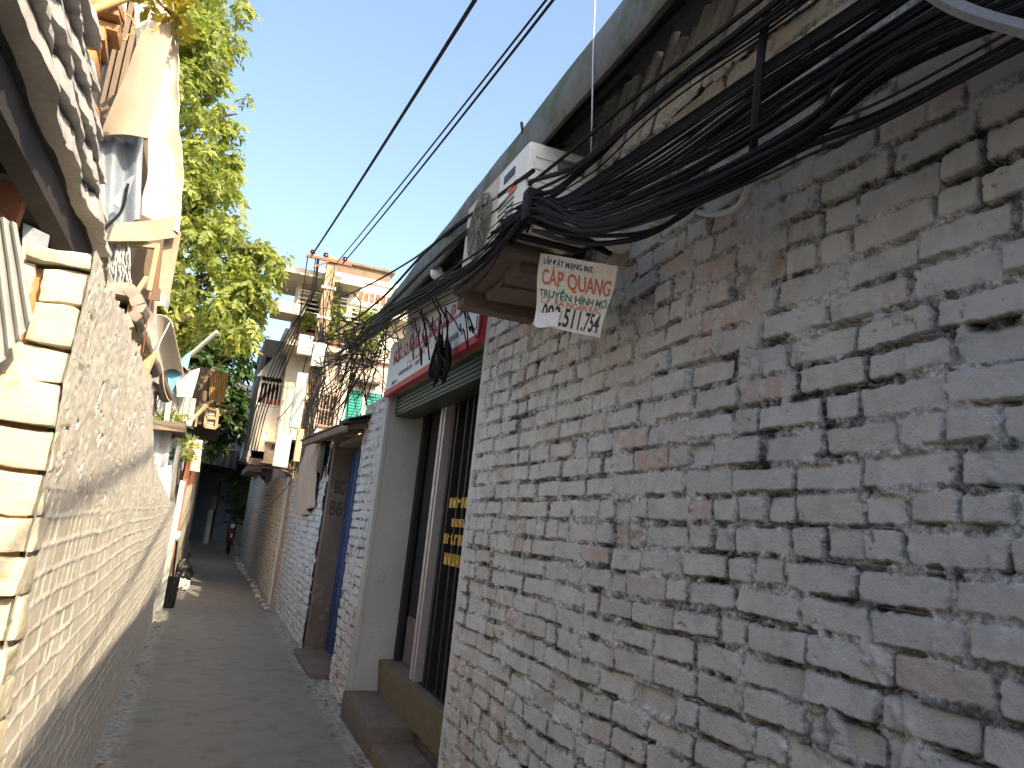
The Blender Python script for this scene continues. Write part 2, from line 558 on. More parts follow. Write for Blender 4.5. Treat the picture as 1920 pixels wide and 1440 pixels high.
def vn(x, y, seed=0):
    xi = np.floor(x).astype(np.int64)
    yi = np.floor(y).astype(np.int64)
    fx, fy = x - xi, y - yi
    fx = fx * fx * (3 - 2 * fx)
    fy = fy * fy * (3 - 2 * fy)
    a, b = seed * 37, seed * 91
    g = lambda i, j: _T[(i + a) & 255, (j + b) & 255]
    return (g(xi, yi) * (1 - fx) + g(xi + 1, yi) * fx) * (1 - fy) + (g(xi, yi + 1) * (1 - fx) + g(xi + 1, yi + 1) * fx) * fy


def fbm(x, y, seed=0, o=4):
    s, a, t = 0, .5, 0
    for k in range(o):
        s = s + a * vn(x * 2 ** k + 17.3 * k, y * 2 ** k + 5.1 * k, seed + k)
        t += a
        a *= .55
    return s / t


def sstep(a, b, x):
    t = np.clip((x - a) / (b - a), 0, 1)
    return t * t * (3 - 2 * t)


def grid_mesh(name, P, col, m, parent, keep=None, **kw):
    nu, nv = P.shape[:2]
    b = base_of(parent)
    me = bpy.data.meshes.new(name)
    me.vertices.add(nu * nv)
    me.vertices.foreach_set('co', (P - np.array(b)).reshape(-1).astype(np.float32))
    idx = np.arange(nu * nv).reshape(nu, nv)
    q = np.stack([idx[:-1, :-1], idx[1:, :-1], idx[1:, 1:], idx[:-1, 1:]], -1).reshape(-1, 4)
    if keep is not None:
        kq = (keep[:-1, :-1] & keep[1:, :-1] & keep[1:, 1:] & keep[:-1, 1:]).reshape(-1)
        q = q[kq]
    n = len(q)
    me.loops.add(n * 4)
    me.loops.foreach_set('vertex_index', q.reshape(-1).astype(np.int32))
    me.polygons.add(n)
    me.polygons.foreach_set('loop_start', (np.arange(n) * 4).astype(np.int32))
    me.polygons.foreach_set('use_smooth', np.ones(n, dtype=bool))
    if col is not None:
        a = me.attributes.new('wear', 'FLOAT_COLOR', 'POINT')
        a.data.foreach_set('color', col.reshape(-1).astype(np.float32))
    me.materials.append(MT[m] if isinstance(m, str) else m)
    me.update(calc_edges=True)
    me.validate()
    o = bpy.data.objects.new(name, me)
    C.objects.link(o)
    LOC[o.name] = b.copy()
    if parent: o.parent = parent
    if kw: prop(o, **kw)
    return o


def brick_height(U, V, course, L, seed, style):
    rng = np.random.default_rng(seed)
    u2 = U + .012 * fbm(U * 3, V * 4, seed + 1, 3)
    v2 = V + .016 * fbm(U * 1.1, V * 1.6, seed + 2, 2) + .005 * fbm(U * 7, V * 5, seed + 3, 2)
    row = np.floor(v2 / course).astype(int)
    h = np.zeros_like(U)
    col = np.zeros(U.shape + (4,))
    col[..., 3] = 1
    f60 = fbm(U * 55, V * 55, seed + 4, 3)
    f25 = fbm(U * 22, V * 26, seed + 5, 4)
    f90 = fbm(U * 95, V * 95, seed + 6, 3)
    f7 = fbm(U * 6.5, V * 7.5, seed + 7, 4)
    f10 = fbm(U * 10, V * 12, seed + 8, 3)
    f4 = fbm(U * 16, V * 5, seed + 9, 4)           # upright smears
    big = fbm(U * 1.6, V * 1.6, seed + 10, 3)
    u_min, u_max = U.min() - .6, U.max() + .6
    jw = .011
    D = np.full(U.shape, -.1)
    H = np.zeros_like(U)
    T = np.zeros_like(U)
    G = np.zeros_like(U)
    for r in range(row.min(), row.max() + 1):
        mk = row == r
        if not mk.any(): continue
        e = [u_min + rng.uniform(0, .2)]
        ph = rng.choice([.12, .3, .75], p=[.45, .4, .15])
        while e[-1] < u_max:
            e.append(e[-1] + (L * .5 if rng.random() < ph else L) * rng.uniform(.93, 1.06))
        e = np.array(e)
        n = len(e)
        uu = u2[mk]
        vv = v2[mk] - r * course
        k = np.clip(np.searchsorted(e, uu) - 1, 0, n - 2)
        l, rr = e[k], e[k + 1]
        ins = rng.uniform(.001, .009, (n, 4)) * np.array([.8, .8, 1.1, 1.1]) if style == 'white' else rng.uniform(.003, .006, (n, 4))
        pr = rng.normal(0, .0042 if style == 'white' else .0015, n)
        pr = np.where(rng.random(n) < (.10 if style == 'white' else .0), pr - rng.uniform(.008, .02, n), pr)
        tu = rng.normal(0, .03 if style == 'white' else .008, n)
        tv = rng.normal(0, .07 if style == 'white' else .02, n)
        d1 = np.minimum(uu - l - ins[k, 0], rr - uu - ins[k, 1])
        d2 = np.minimum(vv - ins[k, 2], course - vv - ins[k, 3])
        cr = .012
        a1, a2 = np.maximum(cr - d1, 0), np.maximum(cr - d2, 0)
        d = np.where((d1 < cr) & (d2 < cr), cr - np.sqrt(a1 * a1 + a2 * a2), np.minimum(d1, d2))
        D[mk] = d
        H[mk] = pr[k] + tu[k] * (uu - (l + rr) / 2) + tv[k] * (vv - course / 2)
        T[mk] = rng.random(n)[k]
        G[mk] = (rng.random(n) < .22)[k]
    if style == 'white':
        d = D + .0055 * f60 + .005 * f10 - .003
        prof = sstep(-.0015, .0035, d)
        hb = H + .0026 * f25 + .0014 * f90
        smear = sstep(.02, .38, f7)
        hm = -.0062 + .0075 * f25 + .0065 * f60 + .004 * f90 + .011 * smear
        crack = sstep(-.0085, -.003, D + .003 * f60) * (1 - prof) * sstep(-.06, .20, f10 + .25 * f25) * (1 - smear * .6)
        hm = hm - .021 * crack
        hole = sstep(.33, .45, f10 + .25 * big) * sstep(.004, -.004, D)      # places where the joint has fallen out
        hm = hm - .022 * hole
        h = hm * (1 - prof) + hb * prof
        over = sstep(.22, .40, f4 + .5 * big) * (.5 + .5 * sstep(-.2, .3, f25))   # mortar slopped over the face
        h = np.maximum(h, h * (1 - over) + over * (.005 + .010 * f25 + .004 * f60 + .003 * f90))
        pit = sstep(.50, .62, f10 * .6 + f60 * .5)
        h = h - .008 * pit
        col[..., 0] = np.clip(T * .75 + .25 * big + .1, 0, 1)
        col[..., 1] = np.clip(G * sstep(-.35, .15, big) + sstep(.15, .5, big) * .55 + pit * .5, 0, 1) * (1 - over * .6)
        col[..., 2] = np.maximum((1 - prof) * (1 - .55 * smear), .8 * sstep(.010, .0, D + .006 * f25)) * (1 - over * .8)
    else:
        d = D + .003 * f60 + .003 * f10
        prof = sstep(-.004, .006, d)
        hb = -.0016 + H * .6 + .0009 * f25 + .0005 * f90
        hm = .0014 + .0012 * f25 + .0007 * f60
        h = hm * (1 - prof) + hb * prof
        col[..., 0] = T
        col[..., 1] = G * .6
        col[..., 2] = (1 - prof)
    return h, col, (f7, f25, f90, f4, big)


def span(a, b, d0, d1):
    """positions from a to b with a step growing from d0 to d1"""
    out = [a]
    while out[-1] < b - 1e-6:
        t = (out[-1] - a) / (b - a)
        out.append(out[-1] + d0 + (d1 - d0) * t)
    out[-1] = b
    return np.array(out)


def brick_face(name, m, parent, x0, nx, us, vs, course=.082, L=.225, seed=1, style='white', top=None, post=None, **kw):
    U, V = np.meshgrid(us, vs, indexing='ij')
    h, col, fs = brick_height(U, V, course, L, seed, style)
    if post: h, col = post(U, V, h, col, fs)
    X = x0 + nx * h + np.zeros_like(U)
    P = np.stack([X, U, V], -1)
    keep = None
    if top is not None:
        tp = np.interp(us, [t[0] for t in top], [t[1] for t in top])[:, None] + .035 * fbm(U * 6, V * 0 + 3, seed + 20, 3)
        keep = V <= tp
    if nx > 0:
        pass
    return grid_mesh(name, P, col, m, parent, keep, **kw)


# ================================================================== SETTING
g = MB()
g.add([(-150, -150, -.03), (150, -150, -.03), (150, 150, -.03), (-150, 150, -.03)], [(0, 1, 2, 3)])
g.build('ground', 'earth', None, kind='structure')

us = np.arange(-.60, 1.62, .03)
vs = span(-6, 36.2, .05, .14)
U, V = np.meshgrid(us, vs, indexing='ij')
Z = .006 * fbm(U * 2, V * 1.2, 3, 4) - .012 * np.clip(1 - np.abs(U - .45) / .9, 0, 1)
Z += .010 * sstep(.62, .9, np.abs(U - .47)) * fbm(U * 9, V * 9, 5, 3)
grid_mesh('alley_path', np.stack([U, V, Z], -1), None, 'path', None, kind='structure')

# ================================================================== RIGHT: shop house
WX = 1.35
shop = thing('shop_house', (2.6, 1.0, 0), 'whitewashed brick shop house with overhanging mossy eave beside the alley', 'house')
us = np.concatenate([span(.30, 4.06, .0036, .0058)])
vs = np.arange(.02, 3.12, .0037)


def near_post(U, V, h, col, fs):
    f7, f25, f90, f4, big = fs
    # plaster stop along the door edge
    e = sstep(4.005, 4.03, U + .008 * f25)
    h = h * (1 - e) + e * (.006 + .002 * f25)
    col[..., 2] *= (1 - e)
    col[..., 1] *= (1 - e)
    return h, col


wall = brick_face('wall', 'whitewash', shop, WX, -1, us, vs, seed=5, post=near_post)
us = np.arange(-6, .31, .012)
vs = np.arange(.02, 3.13, .012)
brick_face('wall', 'whitewash', shop, WX, -1, us, vs, seed=9)
w = MB()
w.box((WX + .03, -6, -.02), (WX + .24, 4.058, 3.10))          # body of the wall behind its brick face
w.box((WX + .03, 6.52, -.02), (WX + .36, 7.50, 2.60))
w.box((WX + .03, 4.062, 2.66), (WX + .24, 6.518, 3.10))
w.box((1.6, 7.0, -.02), (5, 7.3, 3.2))
w.box((1.62, -6, -.02), (5, -5.8, 3.2))
w.box((4.9, -5.8, -.02), (5, 7.0, 3.2))
w.build('wall_core', 'plaster', shop)
# pier beyond the door
us = np.arange(6.62, 7.50, .006)
vs = np.arange(.0, 2.66, .006)
brick_face('pier', 'whitewash', shop, WX - .01, -1, us, vs, seed=31)
p = MB()
p.box((WX + .02, 6.505, .20), (1.70, 6.52, 2.66))
p.box((WX - .02, 6.50, .0), (WX + .02, 6.64, 3.12), bevel=.006)
p.box((WX + .24, 4.06, 2.64), (1.70, 6.5, 2.66))
p.build('door_reveal', 'plaster', shop)
# near reveal, thin plaster arris
p = MB()
p.box((WX + .002, 4.058, .0), (1.72, 4.075, 2.66))
p.build('door_reveal', 'plaster', shop)
# tilted roof tiles bedded on the wall top
t = MB()
y = -2.0
while y < 2.95:
    lean = random.uniform(-.20, -.13)
    r = random.uniform(.018, .026)
    z0 = 3.09 + random.uniform(-.012, .012)
    hgt = random.uniform(.27, .33)
    x = WX - .02 + random.uniform(-.012, .02)
    n = 7
    rings = []
    for (zz, yy) in ((0, 0), (hgt, lean)):
        for k in range(n):
            th = math.pi * k / (n - 1)
            rings.append((x - math.sin(th) * r * 1.1, y + yy + math.cos(th) * r, z0 + zz))
    fs = [(k, k + 1, n + k + 1, n + k) for k in range(n - 1)] + [tuple(range(n)), tuple(range(2 * n - 1, n - 1, -1))]
    t.add(rings, fs, True)
    y += r * 2 + random.uniform(.0, .012)
t.box((WX + .03, -6, 3.101), (WX + .2, 6.4, 3.40))
t.roughen(.004, 30)
t.build('tile_course', 'tilewhite', shop)
# roof: deck, gutter, rafters
ea, eb = Vector((1.0, 1.9, 0)), Vector((1.115, 6.45, 0))
def ex(y): return ea.x + (eb.x - ea.x) * (y - ea.y) / (eb.y - ea.y)
d = MB()
for (ya, yb) in ((-6, 6.45),):
    xa, xb = ex(ya), ex(yb)
    d.add([(xa + .02, ya, 3.285), (xb + .02, yb, 3.285), (4.0, yb, 5.3), (4.0, ya, 5.3),
           (xa + .02, ya, 3.235), (xb + .02, yb, 3.235), (4.0, yb, 5.24), (4.0, ya, 5.24)],
          [(0, 1, 2, 3), (7, 6, 5, 4), (0, 4, 5, 1), (1, 5, 6, 2), (2, 6, 7, 3), (3, 7, 4, 0)])
d.add([(3.99, -6, 5.31), (3.99, 7.3, 5.31), (5.6, 7.3, 4.3), (5.6, -6, 4.3), (3.99, -6, 5.25), (3.99, 7.3, 5.25), (5.6, 7.3, 4.24), (5.6, -6, 4.24)], [(0, 1, 2, 3), (7, 6, 5, 4), (0, 4, 5, 1), (1, 5, 6, 2), (2, 6, 7, 3), (3, 7, 4, 0)])
d.add([(1.6, 6.46, 3.2), (4.0, 6.46, 3.2), (4.0, 6.46, 5.24), (1.6, 6.5, 3.6), (1.6, 6.5, 3.2), (4.0, 6.5, 3.2), (4.0, 6.5, 5.24)], [(0, 1, 2, 3), (3, 2, 6), (4, 5, 6, 3)])
d.box((1.62, 4.05, 2.73), (5.3, 7.2, 2.78))
roof = d.build('roof', 'roofdark', shop)
gt = MB()
prof = [(0, 3.10), (-.012, 3.115), (-.018, 3.20), (-.012, 3.285), (.0, 3.30), (.10, 3.305), (.10, 3.29), (.03, 3.24), (.03, 3.12)]
ys = np.linspace(-6, 6.5, 180)
vsx = []
for yy in ys:
    for (dx, zz) in prof:
        k = mnoise.noise(Vector((dx * 8, yy * 3, zz * 6)))
        vsx.append((ex(yy) + dx + .006 * k, yy, zz + .010 * mnoise.noise(Vector((3, yy * 1.5, dx * 3)))))
n = len(prof)
fs = [(i * n + k, (i + 1) * n + k, (i + 1) * n + (k + 1) % n, i * n + (k + 1) % n) for i in range(len(ys) - 1) for k in range(n)]
fs += [tuple(range(n)), tuple(range((len(ys) - 1) * n + n - 1, (len(ys) - 1) * n - 1, -1))]
gt.add(vsx, fs, True)
gt.build('gutter', 'mossfascia', roof)
rf = MB()
for yy in np.arange(-5.6, 6.4, .62):
    rf.beam((ex(yy) + .03, yy, 3.235), (1.6, yy, 3.615), .045, .04)
rf.box((1.145, -6, 3.245), (1.17, 6.4, 3.275))
rf.build('rafters', 'roofdark', roof)

# door: recess interior, frame, panels
dr = MB()
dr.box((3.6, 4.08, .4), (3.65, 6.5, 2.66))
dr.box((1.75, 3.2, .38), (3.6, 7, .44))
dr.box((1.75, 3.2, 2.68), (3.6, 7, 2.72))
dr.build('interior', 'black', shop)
door = MB()
fx = 1.62
for (yy, wd) in ((5.66, .055), (5.57, .04)):
    door.box((fx - .03, yy - wd / 2, .46), (fx + .03, yy + wd / 2, 2.49))
door.box((fx - .03, 4.10, 2.495), (fx + .03, 5.69, 2.55))
door = door.build('sliding_door', 'alu', shop)
tr = MB()
for yy in (5.42, 5.33, 5.12, 4.98, 4.7, 4.4):
    tr.box((fx + .0, yy - .016, .47), (fx + .05, yy + .016, 2.48))
tr.box((fx + .0, 4.1, .45), (fx + .05, 5.54, .468))
tr.build('bars', 'darkalu', door)
gl = MB()
gl.box((fx + .055, 4.09, .46), (fx + .062, 5.55, 2.50))
gl.build('glass_panel', 'glass', door)
br = MB()
br.box((1.72, 5.72, .44), (1.76, 6.48, 2.6))
br.box((1.66, 6.40, .44), (1.70, 6.49, 2.6))
br.build('dark_leaf', 'black', shop)
brd = MB()
brd.box((1.71, 5.8, .46), (1.72, 6.38, .82))
brd.build('kick_panel', 'stepcon', shop)
# rolled shutter housing under the sign
sb = MB()
sb.box((WX + .06, 4.08, 2.46), (1.60, 6.50, 2.639), bevel=.01)
for k in range(5):
    sb.box((WX + .05, 4.09, 2.48 + k * .032), (WX + .058, 6.49, 2.50 + k * .032))
sb.build('shutter_box', 'dkgreen', shop)
text_marks = [(1.70, .07, 4.62, 5.26), (1.57, .055, 4.62, 5.16), (1.45, .07, 4.6, 5.30), (1.31, .08, 4.6, 5.24)]
for (z0, hh, y0, y1) in text_marks:
    yy = y1
    lt = MB()
    while yy > y0 + .03:
        wd = random.uniform(.05, .075)
        a = fx - .004
        lt.box((a - .004, yy - .022, z0), (a, yy, z0 + hh))
        if random.random() < .7: lt.box((a - .004, yy - wd, z0), (a, yy - wd + .022, z0 + hh))
        lt.box((a - .0037, yy - wd, z0 + random.choice([0, hh / 2, hh - .02])), (a - .0003, yy, z0 + random.choice([.02, hh / 2 + .02, hh])))
        yy -= wd + .022
    lt.build('lettering', 'yellow', door)

# steps
st = thing('door_steps', (1.5, 5.4, 0), 'brown cement steps with a flaking yellow riser at the shop door', 'steps')
s1 = MB().box((1.285, 5.38, -.02), (1.62, 6.499, .20), bevel=.012)
s1.box((1.60, 4.08, -.02), (1.9, 6.49, .19))
s1.roughen(.006, 14)
s1.build('step', 'stepcon', st)
s2 = MB()
n = 26
def riser(u, v):
    yy = 4.075 + (6.49 - 4.075) * u
    return Vector((1.555 + .010 * mnoise.noise(Vector((u * 16, v * 3, 2))) + .02 * v, yy, .45 - .255 * v))
s2.sheet(riser, 40, 6, .03)
s2.build('riser', 'yellowcon', st)
s3 = MB().box((1.56, 4.08, .40), (1.80, 6.49, .455), bevel=.01).roughen(.004, 12)
s3.build('threshold', 'stepcon', st)
s4 = MB().box((1.30, 4.3, -.02), (1.585, 5.376, .105), bevel=.02, jit=.012).roughen(.012, 9)
s4.build('step', 'browncon', st, label='lower broken slab with yellow front')
s5 = MB().box((1.287, 4.6, -.02), (1.297, 5.32, .085)).roughen(.004, 12)
s5.build('slab_front', 'yellowcon', st)

# shop sign
sg = thing('shop_sign', (1.31, 5.3, 2.64), 'white shop sign panel with red lower border above the glass door', 'sign')
SY0, SY1, SZ0, SZ1 = 4.075, 6.56, 2.64, 3.07
MB().box((WX - .045, SY0, SZ0 + .03), (WX - .004, SY1, SZ1), bevel=.003).build('panel', 'signwhite', sg)
bd = MB().box((WX - .055, SY0, SZ0 - .02), (WX - .004, SY1, SZ0 + .029))
bd.box((WX - .055, SY0 - .014, SZ0 - .02), (WX - .004, SY0 - .001, SZ1))
bd.build('border', 'red', sg)
def sign_surf(u, v):      # u runs from the far end to the near end
    return Vector((WX - .045, SY1 + (SY0 - SY1) * u, SZ1 + (SZ0 + .03 - SZ1) * v)), Vector((-1, 0, 0))
sc = MB()
rs = random.Random(4)
u = .08
while u < .90:            # a flourished script no one can read from the alley
    pts = []
    for k in range(15):
        a = k / 14 * math.pi * 2.2
        uu = u + .030 * math.sin(a) + .05 * k / 14
        vv = .34 + .13 * math.cos(a * rs.uniform(.9, 1.05)) - (.12 if rs.random() < .1 else 0)
        pts.append(sign_surf(uu, vv)[0] + Vector((-.003, 0, 0)))
    sc.tube(smooth_path(pts, 3), .011, 5)
    u += rs.uniform(.055, .09)
sc.v = [Vector((WX - .046 - max(0., min(.004, (WX - .046 - p.x))), p.y, p.z)) for p in sc.v]
sc.build('script', 'pink', sg)
def tiny_row(mb, u0, u1, v0, v1):
    u = u0
    while u < u1:
        p, n_ = sign_surf(u, v0)
        q_, _ = sign_surf(u, v1)
        wd = rs.uniform(.012, .03)
        if rs.random() < .82:
            zt, zb = p.z, q_.z
            mb.box((p.x - .002, p.y - .012, zb), (p.x - .0004, p.y, zt))
            if rs.random() < .6: mb.box((p.x - .0018, p.y - wd, zb), (p.x - .0006, p.y - wd + .010, zt - (zt - zb) * rs.choice([0, .4])))
            zz = zb + (zt - zb) * rs.choice([0, .42, .8])
            mb.box((p.x - .0016, p.y - wd, zz), (p.x - .0007, p.y, zz + .008))
        u += wd / 2.485 + .006
for row_ in ((.44, .56, .52, .60), (.60, .67, .52, .60), (.30, .50, .64, .71), (.56, .66, .64, .71)):
    l1 = MB()
    tiny_row(l1, *row_)
    l1.build('small_lettering', 'pink', sg)
for row_ in ((.18, .48, .76, .84), (.70, .88, .74, .84), (.10, .16, .88, .95)):
    l1 = MB()
    tiny_row(l1, *row_)
    l1.build('small_lettering', 'navy', sg)
ph = MB()
def disc(c_u, c_v, r, mb):
    p, n = sign_surf(c_u, c_v)
    mb.lathe(p + Vector((-.001, 0, 0)), [(r, 0), (r, -.002)], 18, 'X')
disc(.67, .79, .026, ph)
ph.build('phone_icon', 'dkgreen', sg)

# shelf carrying the air conditioner
sh = thing('concrete_shelf', (1.15, 3.0, 2.66), 'rough concrete bracket shelf on the brick wall under the air conditioner', 'shelf')
b = MB().box((.97, 3.32, 2.585), (1.36, 3.42, 2.66), bevel=.008)
b.build('bracket', 'browncon', sh)
b = MB().box((.95, 2.74, 2.662), (1.34, 3.44, 2.705), bevel=.008).box((1.04, 2.80, 2.61), (1.3, 2.98, 2.661), jit=.01).box((1.05, 3.02, 2.61), (1.3, 3.25, 2.661), jit=.012)
b.roughen(.008, 14)
b.build('slab', 'browncon', sh)

# air conditioner
ac = thing('air_conditioner', (1.11, 2.99, 2.706), 'yellowed white air conditioner outdoor unit on a shelf under the eave', 'air conditioner')
AX0, AX1, AY0, AY1, AZ0, AZ1 = .955, 1.26, 2.60, 3.36, 2.72, 3.085
MB().box((AX0, AY0, AZ0), (AX1, AY1, AZ1), bevel=.014).build('casing', 'acwhite', ac)
fg = MB()
fc = Vector((AX0 - .006, 3.12, (AZ0 + AZ1) / 2))
fg.lathe(fc + Vector((.001, 0, 0)), [(.155, .004), (.155, 0)], 32, 'X')
fgo = fg.build('fan_opening', 'acfront', ac)
rb = MB()
for r in (.150, .128, .106, .084, .062, .04):
    pts = [fc + Vector((-.006, r * math.cos(a), r * math.sin(a))) for a in np.linspace(0, 2 * math.pi, 33)]
    rb.tube(pts, .0035, 5, False)
for a in np.linspace(0, math.pi, 5)[:-1]:
    rb.tube([fc + Vector((-.008, .152 * math.cos(a), .152 * math.sin(a))), fc - Vector((.008, .152 * math.cos(a), .152 * math.sin(a)))], .004, 5)
rb.lathe(fc + Vector((-.006, 0, 0)), [(.034, 0), (.034, -.006), (.028, -.009)], 20, 'X')
rb.build('grille', 'acdark', fgo)
MB().box((AX0 - .003, 2.925, AZ0 + .012), (AX0 - .0005, AY1 - .012, AZ1 - .012)).build('front_panel', 'acrib', ac)
vt = MB()
for k in range(7):
    vt.box((AX0 - .003, 2.72, AZ0 + .045 + k * .024), (AX0 + .004, 2.90, AZ0 + .056 + k * .024))
vt.build('vent_slots', 'acdark', ac)
MB().box((AX0 - .004, 2.74, AZ1 - .085), (AX0 - .001, 2.86, AZ1 - .05)).build('logo_plate', 'navy', ac)
MB().box((AX0 - .004, 2.70, AZ1 - .145), (AX0 - .001, 2.80, AZ1 - .125)).box((AX0 - .004, 2.70, AZ1 - .17), (AX0 - .001, 2.78, AZ1 - .152)).build('energy_label', 'orange', ac)
hd = MB().box((1.08, AY0 - .014, AZ1 - .095), (1.20, AY0 - .001, AZ1 - .06), bevel=.006)
hd.box((1.08, AY0 - .02, AZ1 - .062), (1.20, AY0 - .001, AZ1 - .05), bevel=.004)
hd.build('handle', 'acdark', ac)
vv_ = MB()
for k in range(6):
    vv_.box((.985, AY0 - .006, AZ0 + .05 + k * .05), (1.245, AY0 + .002, AZ0 + .058 + k * .05), bevel=.002)
vv_.build('side_ribs', 'acwhite', ac)
MB().box((1.05, AY0 - .035, AZ0 + .04), (1.20, AY0 - .001, AZ0 + .16), bevel=.012).build('valve_cover', 'acwhite', ac)
for yy in (2.68, 3.28):
    MB().box((AX0 + .01, yy - .02, 2.706), (AX1, yy + .02, 2.719)).build('foot', 'darkalu', ac)

# old sack and pipe lagging slung behind the banner
sk = MB()
sk.tube(smooth_path([(1.00, 3.05, 2.80), (1.06, 2.92, 2.72), (1.14, 2.80, 2.735), (1.22, 2.66, 2.765), (1.28, 2.52, 2.72), (1.31, 2.42, 2.69)], 6), [.035 + .014 * math.sin(i * .5) for i in range(31)], 10)
sk.tube(smooth_path([(1.06, 3.1, 2.90), (1.16, 2.98, 2.83), (1.22, 2.84, 2.81), (1.31, 2.72, 2.83)], 6), .035, 10)
sk.roughen(.01, 14)
prop(sk.build('pipe_lagging', 'bannercloth'), 'dirty pale wrapped pipe slung over the advertising banner', 'pipe')

# banner
bn = thing('advert_banner', (1.25, 2.65, 2.55), 'small dirty advertising banner with red and green lettering hanging from the cables', 'banner')
BA, BB, BC_, BD = at(1015, 475, x=1.085), at(1160, 500, x=1.20), at(1131, 635, x=1.20), at(1003, 608, x=1.085)
bnrm = (BB - BA).cross(BD - BA).normalized()
if bnrm.dot(CAM - BA) < 0: bnrm = -bnrm
def ban(u, v, o=0):
    p = BA.lerp(BB, u).lerp(BD.lerp(BC_, u), v)
    w = .010 * math.sin(u * 7 + .5) * (.3 + v) + .006 * math.sin(v * 6 + u * 3)
    return p + bnrm * (w + o), bnrm
MB().sheet(lambda u, v: ban(u, v)[0], 24, 16, .003).build('cloth', 'bannercloth', bn)
for (txt, u0, u1, v0, v1, mm, bo) in (('LẮP ĐẶT MẠNG INT', .08, .72, .02, .17, 'navy', .02), ('CÁP QUANG', .08, .97, .16, .47, 'orange', .015), ('TRUYỀN HÌNH MỚ', .05, .98, .44, .60, 'green', .025), ('C.P  RA NGÂN KẠC', .08, .93, .58, .71, 'orange', .015), ('093.511.754', .12, .96, .69, .96, 'blackprint', .02)):
    q = MB()
    text_on(q, txt, ban, u0, u1, v0, v1, .0028, bo)
    q.build('lettering', mm, bn)
q = MB()
q.sheet(lambda u, v: ban(.02 + .36 * u, .80 + .21 * v + .03 * math.sin(u * 5))[0] + bnrm * .006, 10, 5, .002)
q.build('torn_patch', 'paper', bn)

# bulb under the eave
lb = thing('light_bulb', (1.1, 4.4, 3.09), 'round white light bulb on a dark arm under the eave', 'light bulb')
MB().blob(at(820, 512, x=1.10), .045, rough=0, sub=3).build('globe', 'bulb', lb)
bp_ = at(820, 512, x=1.10)
MB().tube([bp_ + Vector((.03, -.02, .02)), bp_ + Vector((.16, -.10, .07)), bp_ + Vector((.24, -.1, .12))], [.022, .018, .012], 8).build('holder', 'cable', lb)

# ================================================================== cables
def cable(pts, r, label=None, group=None, m='cable', name='cable', k=7, n=6, cat='cable'):
    o = MB().tube(smooth_path(pts, k), r, n).build(name, m)
    return prop(o, label, cat, group)

FAN = 'black cables fanned along the brick wall'
FANL = 'thin black cable in the fan of cables along the brick wall'
rc = random.Random(21)
BUNDLES = [  # survey line of each bundle along the wall, cables in it, spread
    ([(1498, 0), (1424, 51), (1224, 190), (1116, 296), (1050, 352)], 9, 10, 1.10),
    ([(1624, 0), (1395, 150), (1167, 305), (1060, 372)], 10, 15, 1.14),
    ([(1715, 0), (1424, 190), (1224, 327), (1070, 392)], 11, 22, 1.16),
    ([(1765, 0), (1555, 131), (1395, 240), (1196, 344), (1075, 402)], 9, 24, 1.15),
    ([(1909, 17), (1738, 88), (1635, 150), (1515, 247), (1407, 308), (1281, 366), (1110, 424)], 15, 14, 1.12),
    ([(1920, 72), (1652, 212), (1515, 266), (1407, 322), (1270, 385), (1100, 430)], 6, 14, 1.12),
    ([(1850, 0), (1640, 110), (1470, 225), (1300, 322), (1090, 410)], 10, 28, 1.15),
]
TIE = Vector((.945, 2.47, 2.745))
ci = 0
for (line, cnt, spread, xw) in BUNDLES:
    for k in range(cnt):
        o_ = rc.gauss(0, 1) * spread
        x0 = xw + rc.uniform(-.03, .05)
        sag = rc.choice([0, 0, 3, 6, 12]) * (1 if spread > 6 else .3)
        pts = []
        for j_, (u, v) in enumerate(line):
            f_ = j_ / (len(line) - 1)
            w1 = o_ * (1 - .55 * f_) + rc.gauss(0, 1.6)
            pts.append(at(u + w1 * .35, v + w1 + sag * math.sin(f_ * math.pi), x=x0 + (.99 - x0) * f_ ** 2.2))
        d0 = (pts[0] - pts[1]).normalized()
        d0.x *= .4
        pre = [pts[0] + d0 * 2.6, pts[0] + d0 * .5]
        e = TIE + Vector((rc.uniform(-.015, .03), rc.uniform(-.03, .03), rc.uniform(-.035, .04)))
        pts = pre + pts + [e]
        sp = rc.gauss(0, 1)
        if ci % 7 in (0, 3):      # runs on past the air conditioner, over the sign to the pole
            sp2 = rc.gauss(0, 1)
            for (u, v, x, sd) in ((905, 494, .90, 11), (800, 558, .92, 13), (728, 600, .97, 14), (690, 628, 1.02, 14)):
                pts.append(at(u + sp * 3, v + sp * sd * .75 + sp2 * 5 + rc.uniform(-5, 5), x=x + rc.uniform(-.05, .05)))
            pts.append(Vector((1.25 + rc.uniform(-.15, .15), 10 + rc.uniform(-.5, .5), 3.55 + sp * .14)))
            pts.append(Vector((1.36, 13.45, 3.95 + sp * .3)))
        else:
            pts.append(e + Vector((rc.uniform(-.05, .02), rc.uniform(.1, .5), rc.uniform(-.06, .08))))
        cable(pts, rc.choice([.0025, .003, .0035, .004, .005, .0055, .0065]), FANL, FAN)
        ci += 1
